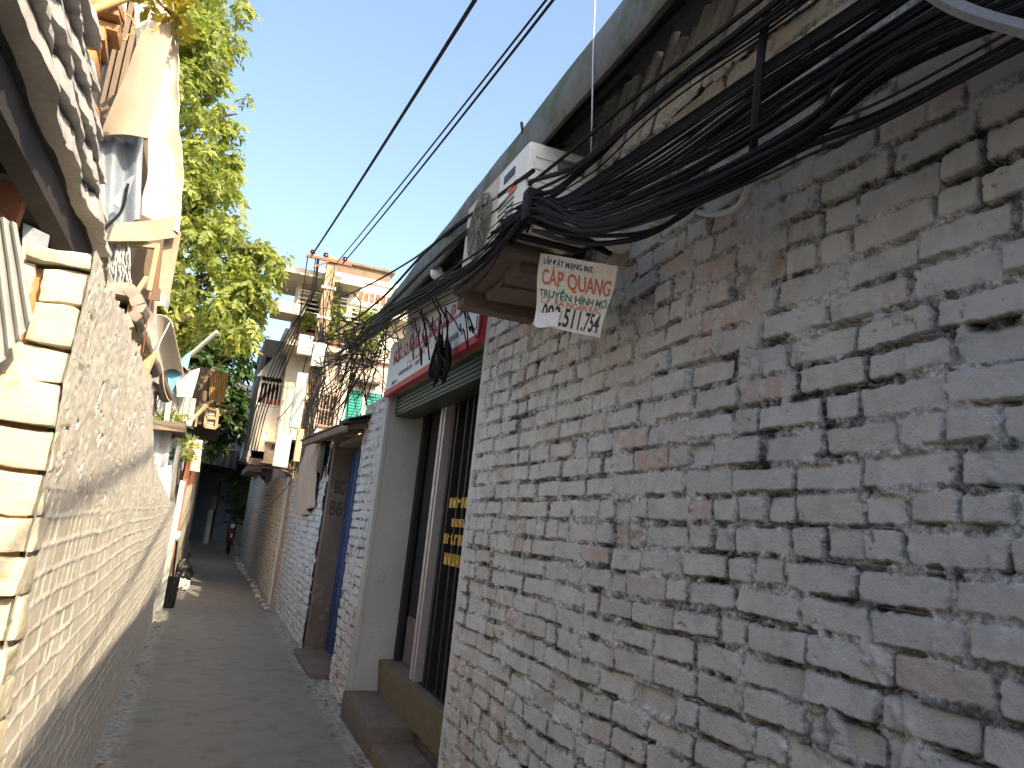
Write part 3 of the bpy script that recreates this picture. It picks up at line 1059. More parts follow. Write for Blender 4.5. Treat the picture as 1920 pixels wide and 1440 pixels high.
# heavier ones
for k, r_ in enumerate((.009, .007)):
    cable([at(1420, 300 + 6 * k, x=1.13), at(1330, 352 + 10 * k, x=1.12), at(1281, 400 + 4 * k, x=1.11), at(1215, 440 - 6 * k, x=1.08), at(1139, 456 - 14 * k, x=1.04), at(1070, 453 - 14 * k, x=1.0), at(1000, 432, x=.95)], r_, ('thick black cable sagging lowest below the fan of cables', 'thinner black cable sagging just above the lowest thick one')[k], None)
for (uv, r) in ((((1460, 0), (1250, 165), (1090, 305), (985, 345), (880, 405), (800, 470), (715, 560)), .009), (((1425, 0), (1200, 175), (1050, 300), (905, 415), (800, 500), (712, 585)), .007), (((1500, 0), (1270, 165), (1080, 318), (975, 372), (865, 440), (700, 600)), .006)):
    pts = [at(u, v, x=.95 + .13 * max(0, min(1, (u - 900) / 560))) for i, (u, v) in enumerate(uv)] + [(1.36, 13.4, 4.5)]
    pts = [pts[0] + (pts[0] - pts[1]).normalized() * 2.5] + pts
    cable(pts, r, 'black cable strung from the brick wall past the top of the air conditioner', 'cables past the air conditioner')
# tie bracket
tb = MB().box(TIE + Vector((-.03, -.02, -.05)), TIE + Vector((.03, .04, .07)), bevel=.006)
tb.beam(TIE + Vector((.02, .03, -.03)), (1.34, 2.58, 2.70), .02, .03)
prop(tb.build('cable_clamp', 'cable'), 'black clamp gathering the cables at the corner of the air conditioner', 'clamp')
# wires hanging past the fan
cable([at(1438, 20, x=1.12), at(1425, 120, x=1.10), at(1418, 200, x=1.10), at(1412, 285, x=1.12)], .011, 'black strap crossing down over the fan of cables', None)
cable([at(1590, 120, x=1.11), at(1555, 175, x=1.11), at(1530, 245, x=1.12), at(1500, 270, x=1.13)], .004, 'short thin wire dangling in the middle of the cable fan', None)
cable([at(1412, 285, x=1.16), at(1408, 335, x=1.2), at(1385, 385, x=1.25), at(1340, 402, x=1.3), at(1310, 398, x=1.33)], .010, 'pale grey hose curling out of the brick wall below the cables', None, 'whitehose', 'hose', cat='hose')
cable([at(2300, 190, x=.93), at(2050, 100, x=.96), at(1925, 56, x=1.0), at(1860, 38, x=1.0), at(1800, 16, x=1.0), at(1750, -12, x=1.0), at(1690, -60, x=1.0), at(1600, -200, x=1.0)], .014, 'thick grey cable looping in from the top corner', None, 'greycable')
cable([at(1118, -40, x=.985), at(1112, 100, x=.985), at(1110, 220, x=1.0), at(1108, 292, x=1.05)], .0025, 'thin pale string hanging from the eave in front of the tiles', None, 'whitehose', 'string', cat='string')
cable([at(985, 268, x=1.03), at(980, 245, x=1.01), at(978, 230, x=1.01)], .007, 'short black cable hooked over the gutter above the air conditioner', None)
# coils below the eave
for (u, v, hh, lab) in ((818, 668, .30, 'big black cable coil hanging in front of the shop sign'), (833, 672, .24, 'smaller black cable coil hanging behind the big coil on the sign')):
    c0 = at(u, v, x=1.20 if hh > .27 else 1.24)
    q = MB()
    for j in range(5):
        pts = []
        w_ = .085 - j * .008
        for a in np.linspace(0, 2 * math.pi, 26):
            pts.append(c0 + Vector((.012 * math.sin(a * 2 + j) + j * .004, w_ * math.sin(a) * (1 - .5 * math.cos(a) * .6), (hh / 2) * math.cos(a) - .01 * j)))
        q.tube(pts, .0075, 6, False)
    q.tube([c0 + Vector((0, 0, hh / 2)), c0 + Vector((0, .01, hh / 2 + .12)), c0 + Vector((-.1, .02, hh / 2 + .26))], .006, 6)
    prop(q.build('cable_coil', 'cable'), lab, 'cable coil')
# loose ends dangling over the sign
q = random.Random(5)
for i in range(16):
    u = q.uniform(735, 895)
    v = 615 + (815 - u) * .28 + q.uniform(-12, 8) - 12
    a = at(u, v - 25, x=1.06)
    L_ = q.uniform(.10, .32)
    w_ = q.uniform(-.14, .14)
    cable([a, a + Vector((.05, w_ * .5, -L_ * .5)), a + Vector((.08, w_, -L_)), a + Vector((.06, w_ * 1.8, -L_ * q.uniform(.5, .9)))], q.choice([.003, .004, .005]), 'loose cable end curling in front of the shop sign', 'loose cable ends over the sign')
# overhead spans
def overhead(p, u, v, yq, r, label, sag):
    p = Vector(p)
    q_ = at(u, v, y=yq)
    far = p + (q_ - p) * 2.1
    pts = [p + (far - p) * t - Vector((0, 0, sag * 4 * t * (1 - t))) for t in np.linspace(0, 1, 15)]
    cable(pts, r, label, 'overhead cables', k=4)
overhead((1.06, 13.36, 6.08), 870, 10, 4.6, .016, 'thick overhead cable running to the left end of the pole crossarm', .12)
overhead((1.50, 13.36, 6.02), 1001, 2, 4.6, .010, 'left thinner cable of the close overhead pair', .14)
overhead((1.60, 13.36, 6.02), 1011, 2, 4.6, .012, 'right thicker cable of the close overhead pair', .16)
cable([(1.5, 13.4, 5.3), at(700, 530, y=8.5), at(760, 495, y=7.3), at(850, 430, x=1.0), at(1000, 320, x=.95)], .010, 'single black cable dropping from the pole to the eave', None)

# ================================================================== RIGHT: beyond the shop
gd = thing('courtyard_gate', (1.5, 8.4, 0), 'recessed blue door between brown concrete jambs under a low awning', 'gate')
j = MB().box((WX + .0, 9.34, .0), (1.95, 9.52, 2.55), bevel=.008)
j.build('jamb', 'browncon', gd, label='brown jamb with painted number')
j = MB().box((WX + .05, 7.502, .0), (1.95, 7.60, 2.55), bevel=.008).box((WX + .05, 7.6, 2.38), (1.9, 9.34, 2.44), bevel=.01)
j.build('frame', 'browncon', gd)
dl = MB().box((1.57, 8.30, .06), (1.61, 9.335, 2.37), bevel=.004)
for k in range(4):
    dl.box((1.563, 8.36 + .24 * k, .15), (1.571, 8.53 + .24 * k, 1.1), bevel=.003)
    dl.box((1.563, 8.36 + .24 * k, 1.25), (1.571, 8.53 + .24 * k, 2.25), bevel=.003)
dl.build('door_leaf', 'blue', gd)
MB().box((1.58, 7.6, .06), (1.62, 8.298, 2.37)).build('door_leaf', 'black', gd, label='dark shut leaf')
def jamb_surf(u, v): return Vector((WX + .01 + .22 * u, 9.34, 2.0 - .5 * v)), Vector((0, -1, 0))
q = MB()
text_on(q, 'BC', jamb_surf, .25, .80, .02, .34, .002, .01)
text_on(q, '86', jamb_surf, .12, .80, .50, .86, .002, .01)
q.build('painted_number', 'soot', gd)
ds = MB().box((1.22, 7.9, -.02), (1.7, 9.33, .055), bevel=.015).roughen(.01, 9)
prop(ds.build('door_slab', 'browncon'), 'low worn concrete slab in front of the blue door', 'step')

aw = thing('awning', (1.3, 8.6, 2.55), 'low corrugated awning with dark timber edge over the blue door', 'awning')
MB().quad_sheet((1.62, 7.15, 2.58), (1.62, 10.6, 2.66), (1.04, 10.4, 2.50), (1.10, 7.3, 2.43), 40, 6, rough=.02, th=.008, waves=30, amp=.014).build('sheet', 'roofdark', aw)
a = MB().beam((1.12, 7.3, 2.385), (1.08, 10.3, 2.455), .05, .06)
for (yy, dz) in ((7.4, 0), (8.4, .023), (9.3, .043), (10.2, .063)):
    a.beam((1.10, yy, 2.40 + dz), (1.60, yy, 2.52 + dz), .05, .05)
a.build('timber', 'wood', aw)
MB().quad_sheet((1.52, 7.12, 2.60), (1.52, 7.9, 2.61), (1.14, 7.9, 2.50), (1.14, 7.24, 2.475), 10, 4, th=.006, waves=4, amp=.012).build('edge_sheet', 'dkgreen', aw)

# whitewashed walls beyond
def side_wall(y0, y1, prof, m, seed, label, res, x):
    w = thing('brick_wall', (x, (y0 + y1) / 2, 0), label, 'wall')
    us = np.arange(y0, y1, res * 1.5)
    vs = np.arange(-.02, max(p_[1] for p_ in prof) + .05, res)
    brick_face('brick_face', m, w, x, -1, us, vs, seed=seed, style='white', top=prof)
    cb = MB()
    for i in range(len(prof) - 1):
        cb.box((x + .03, prof[i][0], -.02), (x + .22, prof[i + 1][0] - .002, min(prof[i][1], prof[i + 1][1]) - .05))
    cb.build('brick_body', 'plaster', w)
    return w
side_wall(9.52, 13.75, [(9.52, 2.5), (10.4, 2.48), (11.2, 2.3), (12.4, 2.2), (13.75, 2.1)], 'bluewash', 41, 'bluish whitewashed brick wall between the blue door and the white drainpipe', .011, WX - .02)
side_wall(13.75, 27.5, [(13.75, 2.15), (17, 2.25), (20, 2.2), (24, 2.6), (27.5, 2.7)], 'whitewash', 47, 'long far whitewashed brick wall running on beyond the white drainpipe', .016, WX - .01)
q = MB().tube([(1.30, 13.85, .0), (1.30, 13.86, 1.0), (1.30, 13.88, 2.15)], .032, 10)
q.tube([(1.30, 13.855, .7), (1.30, 13.856, .76)], .038, 10).tube([(1.30, 13.87, 1.6), (1.30, 13.871, 1.66)], .038, 10)
prop(q.build('drainpipe', 'whitehose'), 'white plastic drainpipe on the whitewashed wall', 'pipe')
# tarpaulin over the wall
def tarp(u, v):
    yy = 10.05 + 1.75 * u
    zz = 2.58 - .03 * u - (.92 + .12 * math.sin(u * 3)) * v
    xx = 1.29 - .05 * math.sin(v * 3) + .03 * math.sin(u * 22 + v * 2) * (.3 + v) + .02 * mnoise.noise(Vector((u * 6, v * 4, 1)))
    return Vector((xx, yy, zz))
prop(MB().sheet(tarp, 60, 16, .006).build('tarpaulin', 'tarpbrown'), 'dusty brown tarpaulin hanging over the whitewashed wall next to the awning', 'tarpaulin')
def tarp2(u, v):
    return Vector((1.27 + .03 * math.sin(u * 9), 9.6 + .42 * u, 2.58 - .62 * v * (1 - .45 * u) + .02 * math.sin(u * 7)))
prop(MB().sheet(tarp2, 14, 8, .006).build('black_sheet', 'blackbag'), 'black plastic sheet hanging between the awning and the brown tarpaulin', 'plastic sheet')
# clutter heaped on the far wall top
q = MB()
rr = random.Random(8)
for i in range(26):
    yy = rr.uniform(12.0, 15.2)
    q.beam((1.45 + rr.uniform(-.12, .12), yy, 2.12 + rr.uniform(0, .12)), (1.4 + rr.uniform(-.14, .2), yy + rr.uniform(-.3, .8), 2.25 + rr.uniform(0, .35)), rr.uniform(.03, .12), rr.uniform(.02, .05))
prop(q.build('scrap_timber', 'wood'), 'dark heap of old boards on top of the whitewashed wall beyond the tarpaulin', 'scrap wood', None, 'stuff')

# ================================================================== foliage helper
def foliage(name, m, parent, blobs, n_twigs, leaves, size, seed, droop=.5, clumps=0, **kw):
    rng = np.random.default_rng(seed)
    if clumps:          # boughs: small dense sprays spread over the big masses, with gaps between
        w_ = np.array([b_[3] ** 2 for b_ in blobs])
        sub = []
        for k in rng.choice(len(blobs), clumps, p=w_ / w_.sum()):
            d = rng.normal(size=3)
            d /= np.linalg.norm(d)
            b_ = blobs[k]
            rr_ = b_[3] * rng.uniform(.3, 1.0)
            sub.append((b_[0] + d[0] * rr_, b_[1] + d[1] * rr_, b_[2] + d[2] * rr_ * .9, rng.uniform(.16, .42)))
        blobs = sub
    vol = np.array([b_[3] ** 2 for b_ in blobs])
    pick = rng.choice(len(blobs), n_twigs, p=vol / vol.sum())
    B = np.array(blobs)[pick]
    d = rng.normal(size=(n_twigs, 3))
    d /= np.linalg.norm(d, axis=1, keepdims=True)
    rad = rng.random(n_twigs) ** .45
    c = B[:, :3] + d * (B[:, 3] * rad)[:, None] * np.array([1, 1, .85])
    # twig direction: outward and drooping
    td = d + np.array([0, 0, -droop]) + rng.normal(0, .35, (n_twigs, 3))
    td /= np.linalg.norm(td, axis=1, keepdims=True)
    side = np.cross(td, np.array([0, 0, 1.]) + rng.normal(0, .3, (n_twigs, 3)))
    side /= np.linalg.norm(side, axis=1, keepdims=True) + 1e-9
    up = np.cross(side, td)
    vs, col = [], []
    tint = np.clip(rng.normal(.45, .25, n_twigs), 0, 1)
    yel = rng.random(n_twigs)
    for k in range(leaves):
        t = (k // 2 + .5) / (leaves / 2)
        sgn = 1 if k % 2 else -1
        base = c + td * (t - .5)[None if False else ...] * size * leaves * .28 if False else c + td * ((t - .5) * size * leaves * .22)
        ld = side * sgn * .8 + td * .55 + np.array([0, 0, -droop * .6]) + rng.normal(0, .28, (n_twigs, 3))
        ld /= np.linalg.norm(ld, axis=1, keepdims=True)
        wd = np.cross(ld, up + rng.normal(0, .35, (n_twigs, 3)))
        wd /= np.linalg.norm(wd, axis=1, keepdims=True) + 1e-9
        nn = np.cross(ld, wd)
        s_ = size * rng.uniform(.7, 1.25, n_twigs)[:, None]
        p0 = base
        p1 = base + ld * s_ * .45 + wd * s_ * .21 - nn * s_ * .04
        p2 = base + ld * s_ - nn * s_ * .10
        p3 = base + ld * s_ * .45 - wd * s_ * .21 - nn * s_ * .04
        vs.append(np.stack([p0, p1, p2, p3], 1))
        cc = np.zeros((n_twigs, 4, 4))
        cc[..., 0] = np.clip(tint + rng.normal(0, .15, n_twigs), 0, 1)[:, None]
        cc[..., 1] = (yel * .85 + rng.random(n_twigs) * .15)[:, None]
        cc[..., 3] = 1
        col.append(cc)
    P = np.concatenate(vs).reshape(-1, 3)
    cl = np.concatenate(col).reshape(-1, 4)
    nq = len(P) // 4
    b = base_of(parent)
    me = bpy.data.meshes.new(name)
    me.vertices.add(len(P))
    me.vertices.foreach_set('co', (P - np.array(b)).reshape(-1).astype(np.float32))
    me.loops.add(nq * 4)
    me.loops.foreach_set('vertex_index', np.arange(nq * 4, dtype=np.int32))
    me.polygons.add(nq)
    me.polygons.foreach_set('loop_start', (np.arange(nq) * 4).astype(np.int32))
    a = me.attributes.new('wear', 'FLOAT_COLOR', 'POINT')
    a.data.foreach_set('color', cl.reshape(-1).astype(np.float32))
    me.materials.append(MT[m])
    me.update(calc_edges=True)
    o = bpy.data.objects.new(name, me)
    C.objects.link(o)
    LOC[o.name] = b.copy()
    if parent: o.parent = parent
    if kw: prop(o, **kw)
    return o


# big tree behind the shacks on the left
tree = thing('tree', (-2.3, 14.6, 0), 'tall sunlit yellow green tree rising behind the tin sheets on the left', 'tree')
TB = [(-2.2, 14.2, 10.8, 1.7), (-1.75, 14, 9.7, 1.35), (-1.15, 14, 9.0, .75), (-.8, 13.9, 8.45, .55), (-1.55, 14, 8.2, 1.1), (-1.0, 13.8, 7.6, .7), (-1.5, 14, 7.1, 1.1), (-.9, 13.8, 6.9, .75),
      (-.75, 13.7, 6.2, .95), (-.05, 13.6, 6.0, .55), (-1.5, 13.8, 5.6, 1.1), (-.45, 13.6, 5.35, .85), (.05, 13.6, 5.35, .45), (-.7, 13.6, 4.6, .9), (-.15, 13.6, 4.55, .55), (.2, 13.6, 4.85, .38), (.2, 13.6, 5.7, .5), (-2.7, 14.6, 7.2, 1.9), (-2.8, 14.6, 5.0, 1.6), (-3.2, 14.6, 9.2, 1.8)]
foliage('crown', 'leaf', tree, TB, 5600, 10, .14, 3, .85, clumps=300)
tk = MB()
tk.tube(smooth_path([(-2.3, 14.6, 0), (-2.25, 14.6, 2), (-2.0, 14.5, 4), (-2.05, 14.5, 6.5), (-2.2, 14.5, 9), (-2.3, 14.5, 11)], 5), [.22 - .0075 * i for i in range(26)], 10)
for bl in TB[:17]:
    e = Vector(bl[:3])
    s0 = Vector((-2.1, 14.5, max(3, e.z - 1.3)))
    tk.tube(smooth_path([s0, s0.lerp(e, .5) + Vector((0, 0, .25)), e, e + (e - s0).normalized() * .3 - Vector((0, 0, .15))], 4), [.06 - .004 * i for i in range(13)], 6)
tk.build('trunk', 'bark', tree)
t2 = thing('tree', (-1.3, 21, 0), 'dark shaded tree behind the shacks below the sunlit tree', 'tree')
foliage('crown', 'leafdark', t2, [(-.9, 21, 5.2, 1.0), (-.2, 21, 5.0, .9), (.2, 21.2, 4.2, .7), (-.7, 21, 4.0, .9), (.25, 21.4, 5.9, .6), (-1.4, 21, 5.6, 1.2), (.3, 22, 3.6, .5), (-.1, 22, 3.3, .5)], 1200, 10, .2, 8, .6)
MB().tube([(-1.3, 21, 0), (-1.2, 21, 2.5), (-.8, 21, 4.5)], [.14, .11, .06], 8).build('trunk', 'bark', t2)

# ================================================================== back houses
hs = thing('apartment_house', (2.4, 15, 0), 'cream and pink balcony house with turquoise shutters standing behind the utility pole', 'house')
HY = 14.3
w = MB()
w.box((1.62, HY, 0), (6.5, HY + 8, 4.52))
w.build('wall', 'pinkwall', hs)
w = MB().box((1.05, HY + .35, 4.62), (6.5, HY + 1.5, 5.72)).box((1.02, HY + .5, 2.9), (1.619, HY + 1.5, 4.52))
w.build('wall', 'cream', hs, label='cream upper storey')
MB().box((.60, HY + 1.6, 2.5), (1.04, HY + 3.2, 4.95)).build('side_wing', 'greywall', hs)
w = MB().box((.62, HY - .65, 5.74), (2.05, HY + .9, 5.86), bevel=.01)
w.box((2.05, HY - .1, 5.42), (6.5, HY + 8, 5.54), bevel=.01)
w.box((.9, HY - .25, 4.522), (2.6, HY + 1, 4.62), bevel=.01)
w.box((.55, HY - .55, 5.02), (1.10, HY + .1, 5.22), bevel=.01)
w.box((2.6, HY - .1, 4.522), (6.5, HY + 1, 4.60), bevel=.01)
w.build('balcony_slabs', 'cream', hs)
for xx in (.98, 1.95, 2.55):
    MB().box((xx - .05, HY - .1, 4.62), (xx + .05, HY + .0, 5.74 if xx < 2 else 5.415)).build('post', 'metalwhite', hs)
def railing(x0, x1, y, z0, z1, horiz, m, step=.11):
    q = MB()
    q.box((x0, y - .015, z1 - .03), (x1, y + .015, z1))
    if horiz:
        zz = z0
        while zz < z1 - .05:
            q.box((x0, y - .012, zz), (x1, y + .012, zz + .022))
            zz += .085
        xx = x0
        while xx <= x1:
            q.box((xx - .012, y - .0145, z0), (xx + .012, y + .0145, z1 - .031))
            xx += .45
    else:
        xx = x0
        while xx <= x1:
            q.box((xx - .01, y - .01, z0), (xx + .01, y + .01, z1 - .031))
            xx += step
        q.box((x0, y - .0135, z0 + .05), (x1, y + .0135, z0 + .075))
    return q.build('railing', m, hs)
railing(1.0, 2.5, HY - .22, 4.62, 5.12, True, 'rail')
railing(.98, 2.5, HY - .20, 5.18, 5.60, True, 'metalwhite')
railing(2.06, 4.0, HY - .05, 5.54, 5.98, False, 'metalwhite')
railing(2.6, 4.0, HY - .08, 4.62, 5.02, True, 'metalwhite')
w = MB().box((2.07, HY - .03, 5.55), (4, HY + .0, 5.85))
w.build('parapet_panel', 'rust', hs)
def window(x0, x1, z0, z1, y):
    f = MB()
    for (a_, b_) in ((x0 - .06, x0), ((x0 + x1) / 2 - .035, (x0 + x1) / 2 + .035), (x1, x1 + .06)):
        f.box((a_, y - .05, z0 - .06), (b_, y + .0, z1 + .06))
    f.box((x0 - .06, y - .051, z1), (x1 + .06, y - .001, z1 + .06)).box((x0 - .1, y - .07, z0 - .07), (x1 + .1, y - .001, z0))
    fo = f.build('window', 'metalwhite', hs)
    for (a_, b_) in ((x0, (x0 + x1) / 2 - .035), ((x0 + x1) / 2 + .035, x1)):
        s_ = MB()
        s_.box((a_, y - .02, z0), (b_, y - .002, z1))
        k = z0 + .03
        while k < z1 - .02:
            s_.box((a_ + .03, y - .042, k), (b_ - .03, y - .021, k + .026), rot=Matrix.Rotation(.5, 3, 'X'))
            k += .055
        s_.build('shutter', 'shutter', fo)
window(2.14, 2.80, 3.05, 3.92, HY)
window(3.3, 4.0, 3.05, 3.92, HY)
q = MB().box((1.70, HY - .03, 3.2), (1.98, HY - .002, 3.75))
wq2 = q.build('window', 'glass', hs)
q = MB()
for k in range(5): q.box((1.715 + k * .06, HY - .06, 3.18), (1.73 + k * .06, HY - .045, 3.77))
q.box((1.68, HY - .065, 3.76), (2.0, HY - .04, 3.79)).box((1.68, HY - .065, 3.16), (2.0, HY - .04, 3.19)).box((1.68, HY - .0605, 3.46), (2.0, HY - .0445, 3.48))
q.build('grille', 'rail', wq2)
MB().tube([(2.98, HY - .05, 2.6), (2.98, HY - .05, 4.5)], .035, 8).tube([(2.05, HY - .05, 2.6), (2.05, HY - .05, 4.48)], .02, 8).build('downpipe', 'metalwhite', hs)
q = MB().box((2.2, HY - .34, 4.05), (2.68, HY - .03, 4.10), bevel=.01)
q.build('window_hood', 'browncon', hs)
w = MB().box((1.2, HY + .34, 4.66), (1.85, HY + .349, 5.6)).box((2.0, HY + .34, 4.66), (2.5, HY + .349, 5.6))
w.build('doorway', 'glass', hs)
# plants on the balconies
for i, (xx, yy, zz, rr_, lab) in enumerate(((1.75, HY - .3, 5.02, .30, 'leafy potted plant on the middle of the cream house balcony'), (1.28, HY - .3, 5.0, .24, 'leafy potted plant beside the pole on the cream house balcony'), (2.25, HY - .3, 4.86, .26, 'leafy potted plant low at the right end of the balcony railing'), (2.35, HY - .3, 5.3, .2, 'small plant hanging above the right end of the balcony railing'), (1.6, HY - .28, 5.42, .2, 'small plant high under the canopy of the balcony'))):
    pl = thing('potted_plant', (xx, yy, zz - rr_), lab, 'plant')
    foliage('leaves', 'leaf', pl, [(xx, yy, zz, rr_), (xx + rr_ * .8, yy, zz - .1, rr_ * .6), (xx - rr_ * .7, yy, zz + .08, rr_ * .5)], 60, 6, .11, 30 + i, .4)
    MB().lathe((xx, yy + .12, zz - rr_ - .12), [(.06, 0), (.09, .16), (.10, .16), (.085, .15), (.07, .14)], 12).build('pot', 'rust', pl)
# white house behind
wh = thing('white_house', (3, 19, 0), 'white house with a brown rooftop shed behind the balcony house', 'house')
MB().box((1.75, 18.5, 5.4), (8, 24, 7.35)).build('wall', 'housewhite', wh)
MB().box((1.65, 18.4, 7.352), (8.1, 24, 7.45)).box((1.75, 18.5, 0), (8, 24, 5.398)).build('parapet', 'housewhite', wh)
MB().box((2.1, 18.9, 7.452), (3.5, 21, 7.86)).box((2.0, 18.8, 7.862), (3.6, 21.1, 7.92)).build('rooftop_shed', 'wood', wh)

# caged balcony
cb = thing('caged_balcony', (.95, 15.3, 2.4), 'white panelled balcony cage with barred top and grey awning over the alley', 'balcony')
Y0 = 15.0
MB().box((.66, Y0 + .02, 2.62), (1.12, Y0 + .06, 3.52)).box((.64, Y0 + .06, 2.5), (.66, Y0 + .5, 3.52)).build('panel', 'housewhite', cb)
q = MB()
for xx in np.arange(.62, 1.14, .07):
    q.box((xx - .01, Y0, 3.50), (xx + .01, Y0 + .02, 3.93))
for yy in np.arange(Y0, Y0 + .5, .09):
    q.box((.615, yy, 3.50), (.635, yy + .02, 3.93))
q.box((.60, Y0 - .005, 3.91), (1.14, Y0 + .025, 3.95)).box((.60, Y0 - .005, 3.48), (1.14, Y0 + .025, 3.515))
q.box((.60, Y0 - .004, 2.40), (.635, Y0 + .03, 4.02)).box((1.11, Y0 - .003, 2.4), (1.14, Y0 + .031, 4.02))
q.build('grille', 'metalwhite', cb)
MB().quad_sheet((.86, Y0 + .3, 4.60), (1.2, Y0 + .3, 4.60), (1.12, Y0 - .15, 4.02), (.52, Y0 - .15, 4.0), 12, 6, th=.01, waves=4, amp=.012).build('awning_sheet', 'tingrey', cb)
MB().box((.62, Y0, 2.36), (1.6, Y0 + .5, 2.48)).build('slab', 'browncon', cb)
MB().box((.72, Y0 + .10, 3.53), (1.05, Y0 + .3, 3.65), bevel=.02).build('box', 'red', cb)
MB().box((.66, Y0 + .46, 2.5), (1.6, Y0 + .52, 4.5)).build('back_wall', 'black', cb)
# glowing bulb under it, standing in for a bright glint
lp = thing('glint_bulb', (.84, 14.9, 2.86), 'small glowing bulb standing in for a bright glint under the caged balcony', 'lamp')
MB().blob((.84, 14.80, 2.88), .045, rough=0, sub=2).build('bulb', 'lit', lp)
MB().tube([(.84, 14.83, 2.90), (.86, 14.95, 2.95), (.88, 15.01, 2.95)], .012, 6).build('arm', 'darkalu', lp)
# board with box below the glowing bulb
sb_ = thing('street_box', (1.0, 14.9, 2.5), 'open shelf of pale boxes and boards below the glowing bulb', 'shelf')
MB().box((.86, 14.75, 2.78), (1.25, 15.0, 2.81)).box((.84, 14.75, 2.40), (1.25, 15.0, 2.43)).build('board', 'palewood', sb_)
MB().box((.88, 14.78, 2.432), (1.06, 14.95, 2.64), bevel=.008).box((1.09, 14.80, 2.432), (1.24, 14.95, 2.52), bevel=.008).build('box', 'palewood', sb_)
MB().box((1.0, 14.97, 2.45), (1.26, 15.0, 2.77)).build('back', 'wood', sb_)

# grey building further along
gb = thing('grey_building', (1.4, 24, 0), 'tall narrow grey building with louvred shutters at the far right of the alley', 'building')
MB().box((.82, 22.5, 3.0), (1.3, 26, 5.9)).box((1.36, 22.6, 2.7), (6, 35.9, 6.8)).build('wall', 'greywall', gb)  # second block lengthened to shade the alley end
q = MB()
for (z0, z1) in ((3.1, 4.0), (4.15, 5.3)):
    q.box((.86, 22.45, z0), (1.18, 22.498, z1))
    z_ = z0 + .05
    while z_ < z1:
        q.box((.88, 22.43, z_), (1.16, 22.455, z_ + .05), rot=Matrix.Rotation(.4, 3, 'X'))
        z_ += .11
q.build('shutter', 'greywall', gb)
MB().box((.72, 22.2, 5.3), (1.1, 22.49, 5.75)).build('roof_ledge', 'darkwall', gb)
MB().box((.95, 21.8, 2.55), (1.3, 26, 2.72)).build('balcony_slab', 'browncon', gb)

# house closing the alley
eh = thing('end_house', (0, 37, 0), 'dark damp house closing the far end of the alley with a dull blue gate', 'house')
MB().box((-8, 36, 0), (9, 40, 7.0)).build('wall', 'darkwall', eh)
gte = MB().box((-.5, 35.93, .02), (.22, 35.99, 2.5))
for k in range(6): gte.box((-.48 + k * .12, 35.90, .05), (-.45 + k * .12, 35.93, 2.45))
gte.build('gate', 'bluegate', eh)
MB().box((.55, 35.94, .1), (1.5, 35.99, 2.7)).build('shutter_panel', 'bluegate', eh, label='grey rolled shutter')
MB().quad_sheet((-1, 36, 3.6), (2.2, 36, 3.6), (2.2, 34.6, 3.1), (-1, 34.6, 3.1), 16, 6, th=.02, waves=10, amp=.03).build('awning_sheet', 'roofdark', eh)
q = MB().box((-3.4, 30.5, 0), (-.35, 36, 3.6))
prop(q.build('dark_house', 'darkwall'), 'dark plain house on the left at the far end of the alley', 'house')
ps = thing('concrete_post', (.3, 33.4, 0), 'short pale concrete post standing at the far end of the alley', 'post')
MB().box((.22, 33.3, 0), (.40, 33.48, 1.35), bevel=.015).build('shaft', 'plaster', ps)
MB().box((.24, 33.32, 1.352), (.46, 33.46, 1.9), bevel=.02, jit=.02).build('cap', 'greycable', ps)
# dark shrub near the motorbike
sh_ = thing('shrub', (1.05, 30, 0), 'dark green shrub hanging over the motorbike at the alley end', 'shrub')
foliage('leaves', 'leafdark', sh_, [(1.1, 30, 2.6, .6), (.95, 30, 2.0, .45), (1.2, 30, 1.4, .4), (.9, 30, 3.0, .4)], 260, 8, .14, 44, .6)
MB().tube([(1.25, 30, 0), (1.2, 30, 1.4), (1.05, 30, 2.4)], .03, 6).build('stem', 'bark', sh_)
# plant in the big tree level below (creeper in front of the dark gap)

cn = thing('shade_canopy', (.5, 28, 2.9), 'dark sagging sheet canopy added to shade the far end of the alley', 'canopy')
MB().quad_sheet((-.5, 26.5, 3.2), (1.5, 26.5, 3.25), (1.5, 35.9, 3.1), (-.5, 35.9, 3.0), 24, 8, rough=.12, th=.02, waves=9, amp=.03).build('sheet', 'roofdark', cn)  # canopy added to keep the sun off the alley end
q = MB()
for k in range(5): q.beam((-.5, 26.6 + 1.4 * k, 3.08), (1.5, 26.6 + 1.4 * k, 3.12), .06, .06)
q.build('beams', 'wood', cn)
MB().quad_sheet((-.45, 26.45, 3.3), (.8, 26.45, 3.35), (.8, 26.4, 2.75), (-.45, 26.4, 2.85), 20, 6, rough=.1, th=.01, waves=6, amp=.03).build('hanging_sheet', 'roofdark', cn)
# motorbike
mb_ = thing('motorbike', (1.02, 28.2, 0), 'dark red motorbike parked at the far end of the alley against the wall', 'motorbike')
for yy in (27.65, 28.85):
    wl = MB()
    c = Vector((1.02, yy, .28))
    pts = [c + Vector((0, .24 * math.cos(a), .24 * math.sin(a))) for a in np.linspace(0, 2 * math.pi, 25)]
    wl.tube(pts, .045, 8, False)
    wo = wl.build('wheel', 'tyre', mb_)
    rm = MB().tube([c + Vector((0, .19 * math.cos(a), .19 * math.sin(a))) for a in np.linspace(0, 2 * math.pi, 25)], .012, 6, False)
    for a in np.linspace(0, math.pi * 2, 9)[:-1]:
        rm.tube([c, c + Vector((0, .19 * math.cos(a), .19 * math.sin(a)))], .007, 4)
    rm.build('rim', 'chrome', wo)
q = MB()
q.tube(smooth_path([(1.02, 27.72, .75), (1.02, 27.95, .45), (1.02, 28.2, .36), (1.02, 28.5, .45), (1.02, 28.9, .62)], 5), [.09 + .05 * math.sin(i / 20 * math.pi) for i in range(21)], 10)
q.box((.92, 28.2, .4), (1.12, 28.95, .66), bevel=.06)
q.build('body', 'motordark', mb_)
